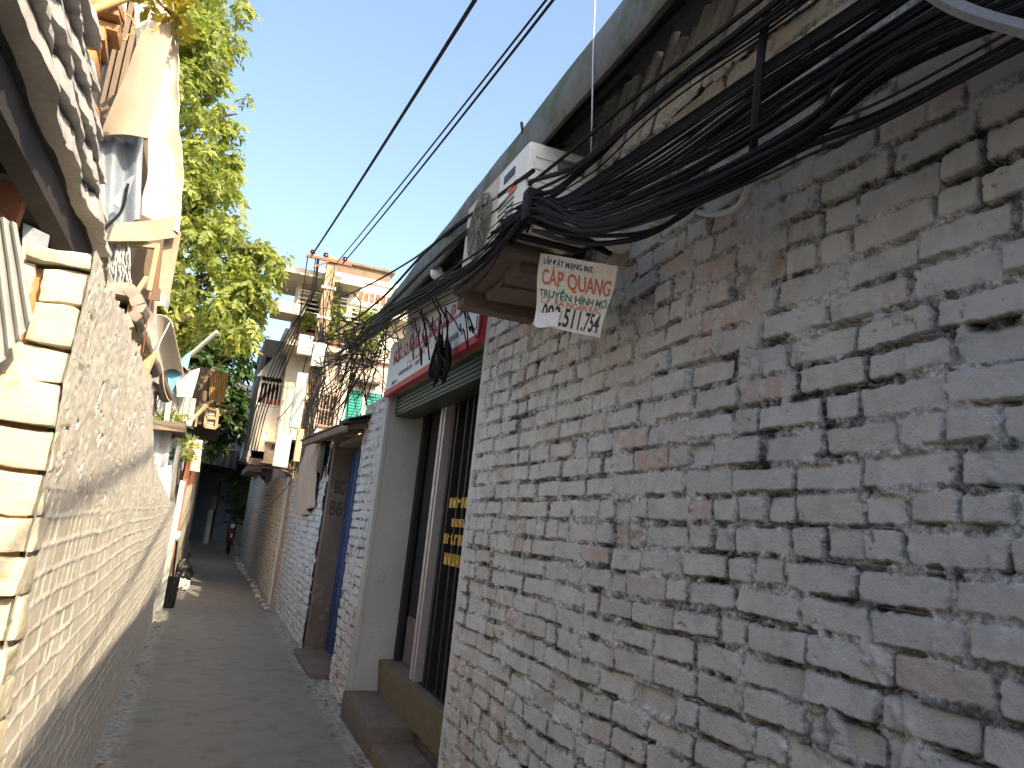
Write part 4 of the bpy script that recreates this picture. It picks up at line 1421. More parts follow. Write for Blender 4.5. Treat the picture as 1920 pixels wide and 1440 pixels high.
MB().box((.90, 28.22, .70), (1.14, 28.98, .80), bevel=.035).build('saddle', 'tyre', mb_)
q = MB().box((.87, 27.60, .55), (1.17, 27.74, .98), bevel=.05).box((.92, 27.56, .26), (1.12, 27.95, .50), bevel=.05)
q.build('leg_shield', 'motordark', mb_)
q = MB().tube(smooth_path([(.70, 27.80, 1.02), (.85, 27.72, 1.03), (1.02, 27.70, 1.0), (1.19, 27.72, 1.03), (1.34, 27.80, 1.02)], 5), .018, 8)
q.tube([(1.02, 27.66, .95), (1.02, 27.64, .28)], .035, 8)
q.build('handlebar', 'darkalu', mb_)
MB().lathe((1.02, 27.60, .93), [(.02, .05), (.075, .02), (.08, -.02), (.06, -.04)], 14, 'Y').build('headlight', 'bulb', mb_)
q = MB()
for sx in (.78, 1.26):
    q.tube([(sx, 27.74, 1.03), (sx + (sx - 1.02) * .2, 27.72, 1.18)], .008, 5)
    q.blob((sx + (sx - 1.02) * .25, 27.72, 1.22), .05, sz=.7, sy=.3, rough=0)
q.build('mirror', 'tyre', mb_)
MB().box((.98, 27.58, .54), (1.06, 27.6, .68)).build('number_plate', 'paper', mb_)

# ================================================================== utility pole
up_ = thing('utility_pole', (1.42, 13.5, 0), 'weathered concrete utility pole draped with cables behind the shop', 'utility pole')
q = MB()
q.add([(1.42 + sx * w_, 13.5 + sy * w_, z_) for (z_, w_) in ((0, .13), (6.12, .085)) for (sx, sy) in ((-1, -1), (1, -1), (1, 1), (-1, 1))],
      [(3, 2, 1, 0), (4, 5, 6, 7)] + [(k, (k + 1) % 4, 4 + (k + 1) % 4, 4 + k) for k in range(4)])
q.build('shaft', 'pole', up_)
MB().beam((.95, 13.38, 6.02), (1.75, 13.38, 6.02), .05, .05).beam((1.1, 13.38, 5.84), (1.35, 13.38, 5.995), .03, .03).build('crossarm', 'rust', up_)
for xx in (1.05, 1.28, 1.62):
    MB().lathe((xx, 13.38, 6.046), [(.02, 0), (.02, .03), (.05, .035), (.045, .06), (.03, .065), (.045, .085), (.02, .1)], 10).build('insulator', 'motordark', up_)
q = MB()
for zz in (4.95, 4.45, 4.1, 3.5, 5.5):
    q.box((1.42 - .125, 13.385, zz), (1.42 + .125, 13.615, zz + .05))
q.build('band', 'metalwhite', up_)
# meter boxes on and beside the pole
for (x_, z_, w_, h_, mm, lab) in ((1.16, 4.22, .24, .34, 'metalwhite', 'white meter box highest on the left of the pole'), (1.40, 4.05, .2, .42, 'boxgreen', 'pale meter box strapped to the front of the pole'), (1.20, 2.95, .18, .95, 'boxgreen', 'tall pale green cabinet left of the pole'), (1.06, 2.28, .24, .55, 'acwhite', 'pale panel box low on the left of the pole above the wall'), (2.02, 4.16, .2, .24, 'metalwhite', 'white meter box on the pink wall right of the pole')):
    bx = thing('meter_box', (x_, 13.3, z_), lab, 'meter box')
    yb = 13.2 if x_ < 1.9 else HY - .16
    MB().box((x_ - w_ / 2, yb, z_), (x_ + w_ / 2, yb + .14, z_ + h_), bevel=.01).build('case', mm, bx)
    MB().box((x_ - w_ / 2 + .02, yb - .008, z_ + .03), (x_ + w_ / 2 - .02, yb - .001, z_ + h_ - .03), bevel=.004).build('door', mm, bx)
    MB().box((x_ - .03, yb + .14, z_ + .05), (x_ + .03, yb + .3, z_ + .09)).build('bracket', 'darkalu', bx)
yb_ = thing('junction_box', (1.31, 13.3, 2.45), 'yellow board fixed low on the pole', 'box')
MB().box((1.26, 13.2, 2.40), (1.36, 13.34, 2.95), bevel=.01).build('case', 'palewood', yb_)
# cable loops and tangles round the pole
q = random.Random(17)
for i in range(26):
    z0 = q.uniform(3.0, 5.7)
    a = Vector((1.42 + q.uniform(-.2, .2), 13.36, z0))
    e = at(q.uniform(640, 700), q.uniform(610, 690), y=q.uniform(7.5, 9.0)) if i % 2 else Vector((1.3 + q.uniform(-.5, .9), 13.3 + q.uniform(-.4, .5), z0 - q.uniform(.3, 1.8)))
    mid = a.lerp(e, .5) - Vector((0, 0, q.uniform(.1, .5)))
    cable([a, a.lerp(mid, .5) - Vector((0, 0, .06)), mid, e.lerp(mid, .4) - Vector((0, 0, .05)), e], q.choice([.005, .007, .009]), 'black cable drooping about the utility pole', 'cables around the utility pole')
for i in range(14):
    a = Vector((1.42 + q.uniform(-.12, .16), 13.33, q.uniform(4.2, 5.9)))
    cable([a, (1.44 + q.uniform(-.14, .14), 13.3, 3.9), (1.45 + q.uniform(-.16, .12), 13.3, 3.2), (1.4 + q.uniform(-.12, .12), 13.3, 2.2)], q.choice([.006, .009, .012]), 'black cable running down the face of the utility pole', 'cables down the utility pole')
for i in range(5):
    a = Vector((1.05 + q.uniform(-.1, .15), 13.36, 6.0))
    cable([a, a + Vector((.02, .1, -.6)), (1.05 - .05 * i, 14.0, 4.6), (.80 - .05 * i, 14.7, 3.4), (.75 - .05 * i, 15.0, 2.6)], .011, 'black cable slanting down from the pole crossarm over the caged balcony', 'cables over the caged balcony')
# thick tangle where the run leaves the eave
tg = MB()
for i in range(46):
    c = at(q.uniform(655, 735), q.uniform(600, 690), y=q.uniform(7.0, 8.2))
    pts = [c]
    d_ = Vector((q.uniform(-1, 1), q.uniform(-1, 1), q.uniform(-1, .4))).normalized()
    for k in range(7):
        d_ = (d_ + Vector((q.gauss(0, .6), q.gauss(0, .6), q.gauss(0, .5)))).normalized()
        pts.append(pts[-1] + d_ * .10)
    tg.tube(smooth_path(pts, 4), q.choice([.003, .004, .006]), 5)
prop(tg.build('cable_tangle', 'cable'), 'dense tangle of black cables at the far end of the eave', 'cables', None, 'stuff')
for i in range(22):
    a = at(q.uniform(640, 735), q.uniform(610, 660), y=7.8)
    b_ = Vector((1.5 + q.uniform(-.2, .5), 10.5 + q.uniform(-1, 1.4), 2.7 + q.uniform(0, .4)))
    m_2 = a.lerp(b_, .5) - Vector((0, 0, q.uniform(-.05, .25)))
    cable([a, a.lerp(m_2, .5), m_2, b_], q.choice([.004, .006, .008]), 'black cable slanting down from the tangle to the awning roof', 'cables down to the awning')

# ================================================================== LEFT: broken wall
lw = thing('broken_wall', (-.47, 6.5, 0), 'sunlit painted brick wall with a broken stepped end on the left of the alley', 'wall')
LX = -.36
def left_post(U, V, h, col, fs):
    f7, f25, f90, f4, big = fs
    e = sstep(1.38, 1.62, V + .16 * big + .05 * f7 + .10 * sstep(2.1, 3.2, U) - .05)     # rough render above
    hp = .004 + .0030 * f25 + .0020 * f4 + .006 * f7 + .0010 * f90
    pit = sstep(.42, .55, f25 + .3 * f7)
    hp = hp - .010 * pit
    h = h * (1 - e) + hp * e
    col[..., 0] = col[..., 0] * (1 - e) + e * np.clip(.4 + f4, 0, 1)
    col[..., 2] = col[..., 2] * (1 - e) + e * np.clip(.15 + .6 * f7, 0, .35)
    col[..., 1] = col[..., 1] * (1 - e) + e * pit * .8
    return h, col
LTOP = [(2.05, 2.14), (4.8, 2.17), (5.05, 2.06), (5.1, 1.95), (5.6, 1.82), (6.9, 1.70), (9.4, 1.57), (11.9, 1.5)]
us = span(2.08, 11.9, .0045, .012)
vs = np.arange(-.02, 2.25, .0055)
brick_face('brick_face', 'greybrick', lw, LX, 1, us, vs, course=.074, L=.20, seed=63, style='proud', top=LTOP, post=left_post)
cbm = MB()
for i in range(len(LTOP) - 1):
    a_, b_ = LTOP[i], LTOP[i + 1]
    cbm.box((LX - .24, max(a_[0], 2.17), -.02), (LX - .012, b_[0], min(a_[1], b_[1]) - .03))
cbm.build('brick_body', 'quoin', lw)
qe = MB()
rq = random.Random(3)
z_ = 0
while z_ < 2.10:
    hh = rq.uniform(.088, .112)
    if z_ + hh > 2.14: hh = 2.13 - z_
    if hh < .03: break
    xx = LX - .26
    first = True
    for wq in ((.10, .16) if rq.random() < .5 else (.15, .11)):
        out = rq.uniform(-.03, .012)
        bm = bmesh.new()
        bmesh.ops.create_cube(bm, size=1)
        for v in bm.verts:
            v.co = Vector((v.co.x * (wq - .008), v.co.y * .16, v.co.z * (hh - .009))) + Vector((rq.uniform(-.01, .01), rq.uniform(-.008, .008), rq.uniform(-.006, .006)))
        bmesh.ops.bevel(bm, geom=list(bm.edges), offset=.008, segments=2, affect='EDGES', profile=.6)
        bmesh.ops.subdivide_edges(bm, edges=list(bm.edges), cuts=3, use_grid_fill=True)
        ce = Vector((xx + wq / 2 + (.008 if not first else 0), 2.13 + .08 - .03 + out, z_ + hh / 2))
        for v in bm.verts:
            p = v.co + ce
            v.co = p + mnoise.noise_vector(p * 9) * .010 + mnoise.noise_vector(p * 30) * .004 + mnoise.noise_vector(p * 75) * .0018
        bm.verts.index_update()
        qe.add([v.co for v in bm.verts], [[v.index for v in f.verts] for f in bm.faces], True)
        bm.free()
        xx += wq
        first = False
    z_ += hh
qe.build('broken_end', 'quoin', lw)
MB().box((LX - .25, 2.135, -.02), (LX - .02, 2.165, 2.08)).build('joint_fill', 'rawbrick', lw)

# left house with the layered roof edge
lh = thing('left_house', (-1.4, 2.4, 0), 'dark tumbledown house with a thick layered roof edge overhead on the left', 'house')
fb = MB()
layers = [(2.395 + .088 * k, .098, 2.95 - .125 * k, -.468 - .011 * k) for k in range(9)]
for li, (z0, th, ye, xe) in enumerate(layers):
    nu = 90
    ya = .35
    rows = []
    for i in range(nu + 1):
        yy = ya + (ye - ya) * i / nu
        wav = .006 * math.sin(yy * 15 + li * 2.1) + .022 * mnoise.noise(Vector((yy * 2.0, li * 3.3, 0))) + .007 * mnoise.noise(Vector((yy * 13, li * 2, 5)))
        zz = z0 + .007 * math.sin(yy * 12 + li * 1.7) + .022 * mnoise.noise(Vector((yy * 3.5, li * 2, 9))) - .02 * (i / nu)
        x_o = xe + wav
        pr_ = [(x_o - .9, zz + th * .25), (x_o - .05, zz - th * .05), (x_o + .016, zz + th * .02), (x_o + .014, zz + th * .16), (x_o - .014, zz + th * .82), (x_o - .06, zz + th * 1.02), (x_o - .9, zz + th * 1.1)]
        rows.append([(a_ + .010 * mnoise.noise(Vector((yy * 30, a_ * 30, li))), yy, b_ + .008 * mnoise.noise(Vector((yy * 26, b_ * 30, li + 4)))) for (a_, b_) in pr_])
    n = len(rows[0])
    fs = [(i * n + k, i * n + (k + 1) % n, (i + 1) * n + (k + 1) % n, (i + 1) * n + k) for i in range(nu) for k in range(n)]
    fs += [tuple(range(n - 1, -1, -1)), tuple(range(nu * n, nu * n + n))]
    fb.add([p for r_ in rows for p in r_], fs, True)
fb.build('roof', 'fibro', lh)
q = MB().box((-2.6, .3, 2.36), (-.50, 2.9, 2.39))
for yy in (.9, 1.5, 2.1, 2.7): q.box((-2.6, yy, 2.29), (-.52, yy + .05, 2.359))
q.box((-.56, .3, 2.27), (-.50, 2.9, 2.355))
q.build('ceiling', 'roofdark', lh)
MB().box((-3, 3.05, 0), (-.62, 3.11, 3.7)).box((-3, .3, 0), (-2.9, 3.04, 2.4)).box((-1.15, -6, 0), (-1.05, 1.75, 2.36)).build('wall', 'roofdark', lh)  # last box: unseen wall added to cut bounce from the lower left
bk = MB()
rq = random.Random(12)
z_ = 2.55
while z_ < 3.9:
    hh = rq.uniform(.05, .11)
    wq = rq.uniform(.08, .15)
    c = Vector((-.66 + rq.uniform(-.03, .03), 2.98 + rq.uniform(-.03, .03), z_ + hh / 2))
    bk.box(c - Vector((wq / 2, .07, hh / 2 - .004)), c + Vector((wq / 2, .07, hh / 2 - .004)), jit=.02, bevel=.008)
    if rq.random() < .6:
        bk.box(c + Vector((-.14, .02, -hh / 2)), c + Vector((-.05, .1, hh / 2)), jit=.02, bevel=.008)
    z_ += hh * .95
bk.roughen(.012, 18)
bk.build('brick_pier', 'rawbrick', lh)
q = MB()
for k in range(9):
    x_ = -1.12 + .035 * k
    q.box((x_ - .014 + .0, 4.6 + .02 * (k % 3), 2.3), (x_ + .014, 4.62 + .02 * (k % 3), 4.5))
q.build('back_boards', 'wood', lh)
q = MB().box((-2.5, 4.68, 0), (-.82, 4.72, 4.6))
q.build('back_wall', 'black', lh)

# tin sheets leaning in the side opening
def P(u, v, y): return at(u, v, y=y)
q = MB().quad_sheet(P(-60, 380, 2.0), P(30, 420, 2.0), P(62, 600, 2.0), P(-30, 730, 2.0), 40, 20, th=.004, waves=5, amp=.010, rough=.02)
prop(q.build('tin_sheet', 'tingrey'), 'pale corrugated tin sheet standing in the dark opening left of the broken wall end', 'tin sheet')
q = MB().quad_sheet(P(45, 420, 2.25), P(95, 445, 2.25), P(75, 560, 2.25), P(40, 600, 2.25), 10, 10, th=.004, rough=.03)
prop(q.build('tin_sheet', 'tinblue'), 'dark bluish tin scrap wedged behind the pale tin sheet at left', 'tin sheet')
q = MB().beam(P(45, 305, 2.3), P(8, 420, 2.3), .045, .06, bevel=.004)
prop(q.build('timber_post', 'redpost'), 'faded red timber slanting under the layered roof edge', 'timber')
q = MB().beam(P(15, 265, 2.4), P(-15, 400, 2.4), .07, .04, bevel=.004)
prop(q.build('timber_post', 'tinblue'), 'short grey board beside the faded red timber under the roof edge', 'timber')

# bamboo and hoop overhead
vn_ = thing('vine', P(300, 10, 3.5), 'yellowing vine leaves at the top of the hanging tin panel', 'vine')
_vb = [(*P(300, 5, 3.52), .09), (*P(326, 25, 3.5), .07), (*P(280, -20, 3.5), .12), (*P(331, 80, 3.55), .04)]
foliage('leaves', 'vineleaf', vn_, _vb, 26, 6, .07, 91, .3)
MB().tube([P(250, -60, 3.5), P(300, 5, 3.53), P(330, 40, 3.52), P(333, 100, 3.56)], .005, 5).build('stem', 'bark', vn_)
q = MB().tube(smooth_path([P(120, 42, 2.85), P(165, 22, 2.85), P(240, -6, 2.9), P(330, -40, 2.9)], 6), .016, 10)
prop(q.build('bamboo_pole', 'bamboo'), 'dry bamboo pole sticking out by the broken brick pier', 'pole')
c = P(221, 52, 3.3)
q = MB()
ux = (P(240, 52, 3.3) - c).normalized()
uz = Vector((0, 0, 1))
ring = []
for a in np.linspace(0, 2 * math.pi, 49):
    r = .060 + (.007 * math.sin(a * 12) if math.sin(a) < .2 else 0)
    ring.append(c + ux * r * math.cos(a) + uz * r * 1.1 * math.sin(a))
q.tube(ring, .004, 6, False)
prop(q.build('wire_hoop', 'bamboo'), 'bent wire hoop hanging in front of the dark roof gap', 'hoop')
q = MB().quad_sheet(P(208, 10, 3.25), P(238, 6, 3.25), P(236, 40, 3.25), P(212, 44, 3.25), 8, 8, rough=.03, th=.003)
prop(q.build('rag', 'whitebag'), 'white crumpled plastic scrap caught in the wire hoop', 'plastic scrap')

# the hanging tin panels
tp = thing('hanging_tin_panel', P(262, 240, 3.6), 'large folded tin panel hanging sunlit from the roof over the broken wall', 'tin panel')
MB().quad_sheet(P(266, 58, 3.55), P(330, 38, 3.55), P(276, 258, 3.45), P(188, 258, 3.5), 20, 20, bulge=-.02, rough=.02, th=.004).build('dusty_sheet', 'tinbeige', tp)
MB().quad_sheet(P(318, -30, 3.62), P(331, -40, 3.60), P(342, 440, 3.60), P(262, 400, 3.62), 16, 40, bulge=.03, rough=.05, th=.004, seed=3).build('white_sheet', 'tinwhite', tp)
MB().quad_sheet(P(250, -30, 3.75), P(322, -40, 3.70), P(335, 250, 3.68), P(262, 250, 3.70), 16, 20, bulge=.03, rough=.03, th=.004, seed=5).build('white_sheet', 'tinwhite', tp)
MB().quad_sheet(P(182, 258, 3.52), P(268, 258, 3.55), P(262, 410, 3.6), P(180, 430, 3.5), 24, 14, bulge=.06, rough=.02, th=.004, waves=2, amp=.02).build('folded_sheet', 'tinblue', tp)
MB().quad_sheet(P(190, 420, 3.50), P(340, 405, 3.6), P(334, 445, 3.6), P(196, 452, 3.5), 20, 6, bulge=.02, rough=.03, th=.004).build('bent_hem', 'tinbeige', tp)
q = MB().quad_sheet(P(236, 330, 3.4), P(252, 322, 3.4), P(226, 388, 3.38), P(203, 372, 3.38), 8, 10, rough=.03, th=.004)
prop(q.build('tin_scrap', 'tinblue'), 'small pale tin scrap stuck out from the folded panel', 'tin scrap')
cable([P(240, 345, 3.4), P(228, 395, 3.37), P(200, 425, 3.35), P(176, 448, 3.3)], .006, 'black wire bent out of the folded tin panel', None)

MB().quad_sheet(P(185, 200, 4.0), P(326, 100, 4.0), P(336, 452, 4.0), P(186, 456, 4.0), 8, 10, rough=.03, th=.01).build('backing_board', 'wood', tp)
rz = random.Random(31)
for i in range(9):
    u, v, yy = rz.uniform(186, 330), rz.uniform(440, 700), rz.uniform(3.5, 4.1)
    if v > 600: u = min(max(u, 250), 305)
    pts = [P(u, v, yy)]
    for k in range(4):
        u += rz.uniform(-14, 14)
        v += rz.uniform(8, 34)
        pts.append(P(u, v, yy + rz.uniform(-.06, .06)))
    cable(pts, rz.choice([.002, .003, .004]), 'thin stray wire hanging in the scrap above the broken wall', 'stray wires over the broken wall', rz.choice(['rust', 'cable', 'whitehose', 'palewood']), 'wire', cat='wire')
for i, (u, v, yy, w_, h_, mm, lab) in enumerate(((252, 605, 3.7, 30, 44, 'tinbeige', 'crumpled beige scrap lodged beside the hollow block'), (278, 590, 4.0, 26, 60, 'tarpbrown', 'brown rag hanging behind the hollow block'), (300, 560, 4.1, 24, 50, 'tingrey', 'grey tin flap under the box frame'), (212, 655, 3.3, 16, 34, 'palewood', 'pale broken slat on the wall face below the block'))):
    q = MB().quad_sheet(P(u - w_ / 2, v - h_ / 2, yy), P(u + w_ / 2, v - h_ / 2 + 5, yy + .05), P(u + w_ / 2 - 6, v + h_ / 2, yy), P(u - w_ / 2 - 5, v + h_ / 2 - 8, yy - .05), 10, 10, rough=.09, th=.004, seed=i * 7)
    prop(q.build('scrap', mm), lab, 'scrap')
# box frame below with wires
bf = thing('hanging_box_frame', P(265, 500, 3.7), 'broken wooden box frame hanging below the tin panel', 'box frame')
MB().beam(P(195, 452, 3.62), P(300, 463, 3.62), .03, .022).beam(P(200, 551, 3.6), P(262, 553, 3.6), .05, .035).beam(P(296, 462, 3.6), P(280, 545, 3.6), .02, .02).build('rail', 'palewood', bf)
MB().quad_sheet(P(308, 442, 3.65), P(340, 435, 3.65), P(318, 560, 3.65), P(298, 540, 3.65), 6, 10, rough=.02, th=.006).build('side_board', 'tinbeige', bf)
MB().quad_sheet(P(193, 450, 3.66), P(215, 452, 3.66), P(208, 552, 3.66), P(192, 540, 3.66), 6, 10, rough=.02, th=.006).build('side_board', 'tinbeige', bf)
MB().quad_sheet(P(205, 452, 3.95), P(312, 450, 3.95), P(300, 565, 3.95), P(205, 555, 3.95), 8, 8, rough=.02, th=.01).build('back_board', 'wood', bf)
rw = random.Random(2)
wq_ = MB()
for i in range(26):
    u = rw.uniform(206, 243)
    v = rw.uniform(455, 465)
    pts = [P(u, v, 3.6)]
    for k in range(5):
        u += rw.uniform(-5, 5)
        v += 17
        pts.append(P(min(246, max(202, u)), v, 3.6 + rw.uniform(-.03, .03)))
    wq_.tube(smooth_path(pts, 4), .0028, 4)
prop(wq_.build('wire_bundle', 'whitehose'), 'bundle of thin bluish white wires hanging beside the box frame', 'wires')
hb = thing('hollow_block', P(225, 582, 3.5), 'broken hollow brick block with a dark hole on the wall top', 'block')
hk = MB()
cc = P(226, 582, 3.5)
for a in np.linspace(0, 2 * math.pi, 13)[:-1]:
    p_ = cc + Vector((.075 * math.cos(a), .0, .07 * math.sin(a)))
    hk.box(p_ - Vector((.026, .10, .024)), p_ + Vector((.026, .10, .024)), rot=Matrix.Rotation(-a, 3, 'Y'), jit=.008, bevel=.006)
hk.roughen(.008, 20)
hk.build('shell', 'oldtimber', hb)
MB().box(cc + Vector((-.06, .09, -.055)), cc + Vector((.06, .095, .055))).build('hole', 'black', hb)  # black plate painted as the shade inside the block
for i, (u0, v0, u1, v1, y0, y1, w_, mm, lab) in enumerate(((205, 560, 200, 632, 3.35, 3.3, .02, 'palewood', 'thin pale stick hanging left of the hollow block'), (222, 565, 203, 635, 3.36, 3.32, .012, 'palewood', 'thinner stick crossing beside the hollow block'), (248, 570, 232, 655, 3.45, 3.4, .03, 'bamboo', 'orange brown stick hanging right of the hollow block'), (252, 555, 275, 520, 3.5, 3.6, .02, 'palewood', 'short pale stick poking up by the box frame'), (262, 640, 240, 745, 3.9, 3.9, .035, 'palewood', 'pale upright lath against the wall under the gutter'), (285, 660, 240, 760, 4.1, 4.0, .05, 'palewood', 'pale board leaning under the old gutter'))):
    q = MB().beam(P(u0, v0, y0), P(u1, v1, y1), w_, w_ * .6, bevel=.002)
    prop(q.build('stick', mm), lab, 'stick')
# old gutter channel sloping away
def chan(u, v):
    p0, p1 = P(236, 575, 3.55), P(312, 742, 4.9)
    th = math.pi * (v - .5)
    return p0.lerp(p1, u) + Vector((.038 * math.sin(th), -.02 * math.cos(th), -.038 * math.cos(th)))
q = MB().sheet(chan, 24, 10, .006).roughen(.005, 12)
prop(q.build('gutter_channel', 'oldtimber'), 'old grey gutter channel sloping down along the wall top', 'gutter')
q = MB()
def curl(u, v):
    p0, p1 = P(292, 602, 4.5), P(312, 690, 4.5)
    th = math.pi * (.1 + .8 * u)
    return p0.lerp(p1, v) + Vector((.075 * -math.cos(th) + .02, .25 * v, .08 * math.sin(th) - .04))
q.sheet(curl, 16, 10, .005)
prop(q.build('curled_sheet', 'tinwhite'), 'curled white tin sheet behind the gutter channel', 'tin sheet')
q = MB().quad_sheet(P(265, 560, 4.3), P(292, 560, 4.3), P(298, 720, 4.4), P(262, 700, 4.3), 10, 16, rough=.04, th=.005)
prop(q.build('upright_sheet', 'tingrey'), 'grey tin strip standing behind the hollow block', 'tin sheet')
cable([P(300, 470, 3.6), P(292, 520, 3.6), P(276, 600, 3.65), P(268, 660, 3.7)], .003, 'thin rusty wire hanging beside the box frame', None, 'rust', 'wire', cat='wire')
cable([P(318, 605, 4.3), P(296, 650, 4.25), P(280, 690, 4.2)], .004, 'thin pale wire in front of the curled sheet', None, 'whitehose', 'wire', cat='wire')

# ================================================================== LEFT: shacks
def corr(mb, a, b, c, d, waves, amp=.012, rough=.01, th=.004):
    mb.quad_sheet(a, b, c, d, 10, 8, waves=waves, amp=amp, rough=rough, th=th)
sk1 = thing('shack', (-1.0, 13, 0), 'patched corrugated tin shack with a planted ledge beyond the broken wall', 'shack')
q = MB()
corr(q, (-.50, 12.1, 2.4), (-.46, 14.2, 2.45), (-.44, 14.2, .0), (-.47, 12.1, .0), 14)
q.build('side_wall', 'tingrey', sk1)
q = MB()
corr(q, (-2.8, 12.0, 3.3), (-.62, 12.0, 3.45), (-.50, 12.05, .0), (-2.8, 12.05, 0), 16)
q.build('front_wall', 'tingrey', sk1)
q = MB()
for k in range(5):
    u = 300 + k * 11
    q.quad_sheet(P(u + 14, 735 + 3 * k, 11.9 + .2 * k), P(u + 24, 736 + 3 * k, 11.9 + .2 * k), P(u + 16, 800, 11.9 + .2 * k), P(u + 6, 798, 11.9 + .2 * k), 4, 6, rough=.03, th=.01)
q.build('patch_boards', 'fibro', sk1)
q = MB()
corr(q, (-2.8, 11.7, 3.4), (-.50, 11.7, 3.42), (-.42, 15.8, 3.75), (-2.8, 15.8, 3.85), 18, .02)
q.build('roof', 'fibro', sk1)
MB().box((-1.0, 11.6, 2.50), (-.40, 12.6, 2.58), jit=.02).build('ledge', 'wood', sk1)
q = MB()
for (u0, u1, v0, v1, yy) in ((272, 290, 855, 905, 12.0), (292, 304, 850, 930, 12.1)):
    q.quad_sheet(P(u0, v0, yy), P(u1, v0, yy), P(u1 - 6, v1, yy), P(u0 - 6, v1, yy), 4, 6, rough=.03, th=.02)
q.build('rusty_patch', 'rust', sk1)
MB().quad_sheet(P(286, 880, 11.95), P(322, 872, 11.95), P(318, 936, 11.95), P(286, 936, 11.95), 6, 6, rough=.02, th=.02).build('pale_patch', 'cream', sk1)
lpn = thing('ledge_plant', (-.7, 12.1, 2.6), 'low yellow green plants growing on the ledge of the tin shack', 'plant')
foliage('leaves', 'leaf', lpn, [(-.85, 12.0, 2.66, .17), (-.65, 12.0, 2.68, .16), (-.5, 12.1, 2.66, .14)], 90, 6, .08, 71, .1)
MB().box((-.98, 11.75, 2.582), (-.42, 12.25, 2.64)).build('soil_tray', 'earth', lpn)
sk2 = thing('shack', (-1.0, 17, 0), 'pale board shack with a barred window standing beyond the tin shack', 'shack')
q = MB().box((-3, 16.4, 0), (-.46, 22, 2.9))
q.build('wall', 'cream', sk2)
q = MB()
corr(q, (-2.8, 16.38, 2.95), (-.46, 16.38, 2.9), (-.46, 16.38, 2.0), (-2.8, 16.38, 2.0), 14)
q.build('upper_sheet', 'tinblue', sk2)
q = MB().box((-.75, 15.9, 3.05), (.05, 19.5, 3.10)).box((-.6, 16.3, 3.101), (-.1, 18.5, 4.25), jit=.05)
q.build('loft', 'wood', sk2)
MB().quad_sheet(P(395, 700, 16.2), P(428, 700, 16.2), P(420, 755, 16.2), P(392, 750, 16.2), 24, 6, rough=.02, th=.01, waves=7, amp=.02).build('loft_screen', 'bamboo', sk2)
wf = MB()
for (a_, b_) in (((388, 766), (409, 768)), ((388, 766), (384, 800)), ((409, 768), (405, 803)), ((384, 800), (405, 803)), ((386, 783), (407, 785))):
    wf.beam(P(*a_, 15.8), P(*b_, 15.8), .05, .05)
wf.build('window_frame', 'palewood', sk2)
MB().quad_sheet(P(389, 768, 15.85), P(408, 769, 15.85), P(404, 802, 15.85), P(385, 799, 15.85), 4, 14, th=.01, waves=6, amp=.012, dirw=1).build('window_slats', 'fibro', sk2)
MB().quad_sheet(P(352, 822, 14.5), P(380, 826, 14.5), P(374, 885, 14.5), P(346, 880, 14.5), 8, 8, rough=.03, th=.02).build('board', 'tinwhite', sk2)
q = MB()
for (a_, b_, c_, d_) in (((306, 838), (388, 760), 12.0, 14.0), ((360, 770), (398, 752), 14.5, 15.5), ((408, 758), (440, 766), 16, 17), ((410, 778), (442, 768), 16, 17), ((372, 768), (366, 800), 14.6, 14.6)):
    q.beam(P(*a_, c_), P(*b_, d_), .05, .04)
prop(q.build('loose_laths', 'palewood'), 'pale laths jutting out from the shack roofs', 'laths')
q = MB().beam(P(350, 672, 12.5), P(407, 622, 12.0), .045, .045)
prop(q.build('white_pole', 'metalwhite'), 'thin white pole slanting up from the blue plastic sheet', 'pole')
q = MB().quad_sheet(P(312, 700, 12.0), P(358, 662, 12.4), P(352, 690, 12.1), P(318, 742, 11.7), 12, 12, rough=.10, bulge=-.1, th=.006)
prop(q.build('plastic_sheet', 'tarpblue'), 'light blue plastic sheet thrown over the shack roof', 'plastic sheet')
q = MB().quad_sheet(P(330, 705, 11.9), P(375, 690, 12.0), P(360, 745, 11.8), P(332, 742, 11.8), 12, 10, rough=.08, th=.02)
prop(q.build('sacking', 'bannercloth'), 'pale sacking bundled below the blue plastic sheet', 'sack')

# gate line on the left of the alley
gt_ = thing('tin_gate', (-.32, 15, 0), 'patched tin gate with a rusty corrugated top and pale panels along the alley', 'gate')
q = MB()
corr(q, (-.36, 13.2, 2.35), (-.27, 17.6, 2.75), (-.27, 17.6, 1.95), (-.37, 13.2, 1.75), 8, .035, .01)
for i in range(len(q.v)): pass
q.build('rusty_top', 'rust', gt_)
q = MB()
corr(q, (-.33, 13.9, 1.80), (-.25, 17.6, 1.98), (-.25, 17.6, .05), (-.33, 13.9, .05), 10, .015)
q.build('pale_panel', 'tinwhite', gt_)
MB().beam((-.335, 12.25, .0), (-.335, 12.25, 1.85), .08, .10, jit=.01).build('post', 'boxgreen', gt_, label='pale green weathered post')
MB().beam((-.325, 13.1, .0), (-.325, 13.1, 1.9), .07, .08, jit=.01).build('post', 'redpost', gt_, label='reddish post')
MB().quad_sheet((-.36, 12.3, 1.7), (-.34, 13.05, 1.75), (-.34, 13.05, .02), (-.36, 12.3, .02), 8, 10, rough=.02, th=.01).build('dark_panel', 'wood', gt_)
gc = thing('creeper', (-.35, 13, 2.2), 'small bright green creeper above the rusty gate top', 'plant')
foliage('leaves', 'leaf', gc, [(-.45, 12.9, 2.30, .2), (-.38, 13.2, 2.45, .16)], 50, 6, .09, 77, .2)
MB().tube([(-.42, 12.9, 1.8), (-.45, 12.95, 2.3)], .01, 5).build('stem', 'bark', gc)
q = MB().box((-.9, 18, 0), (-.30, 30, 2.6))
prop(q.build('low_wall', 'cream'), 'plain cream wall on the left beyond the tin gate', 'wall')
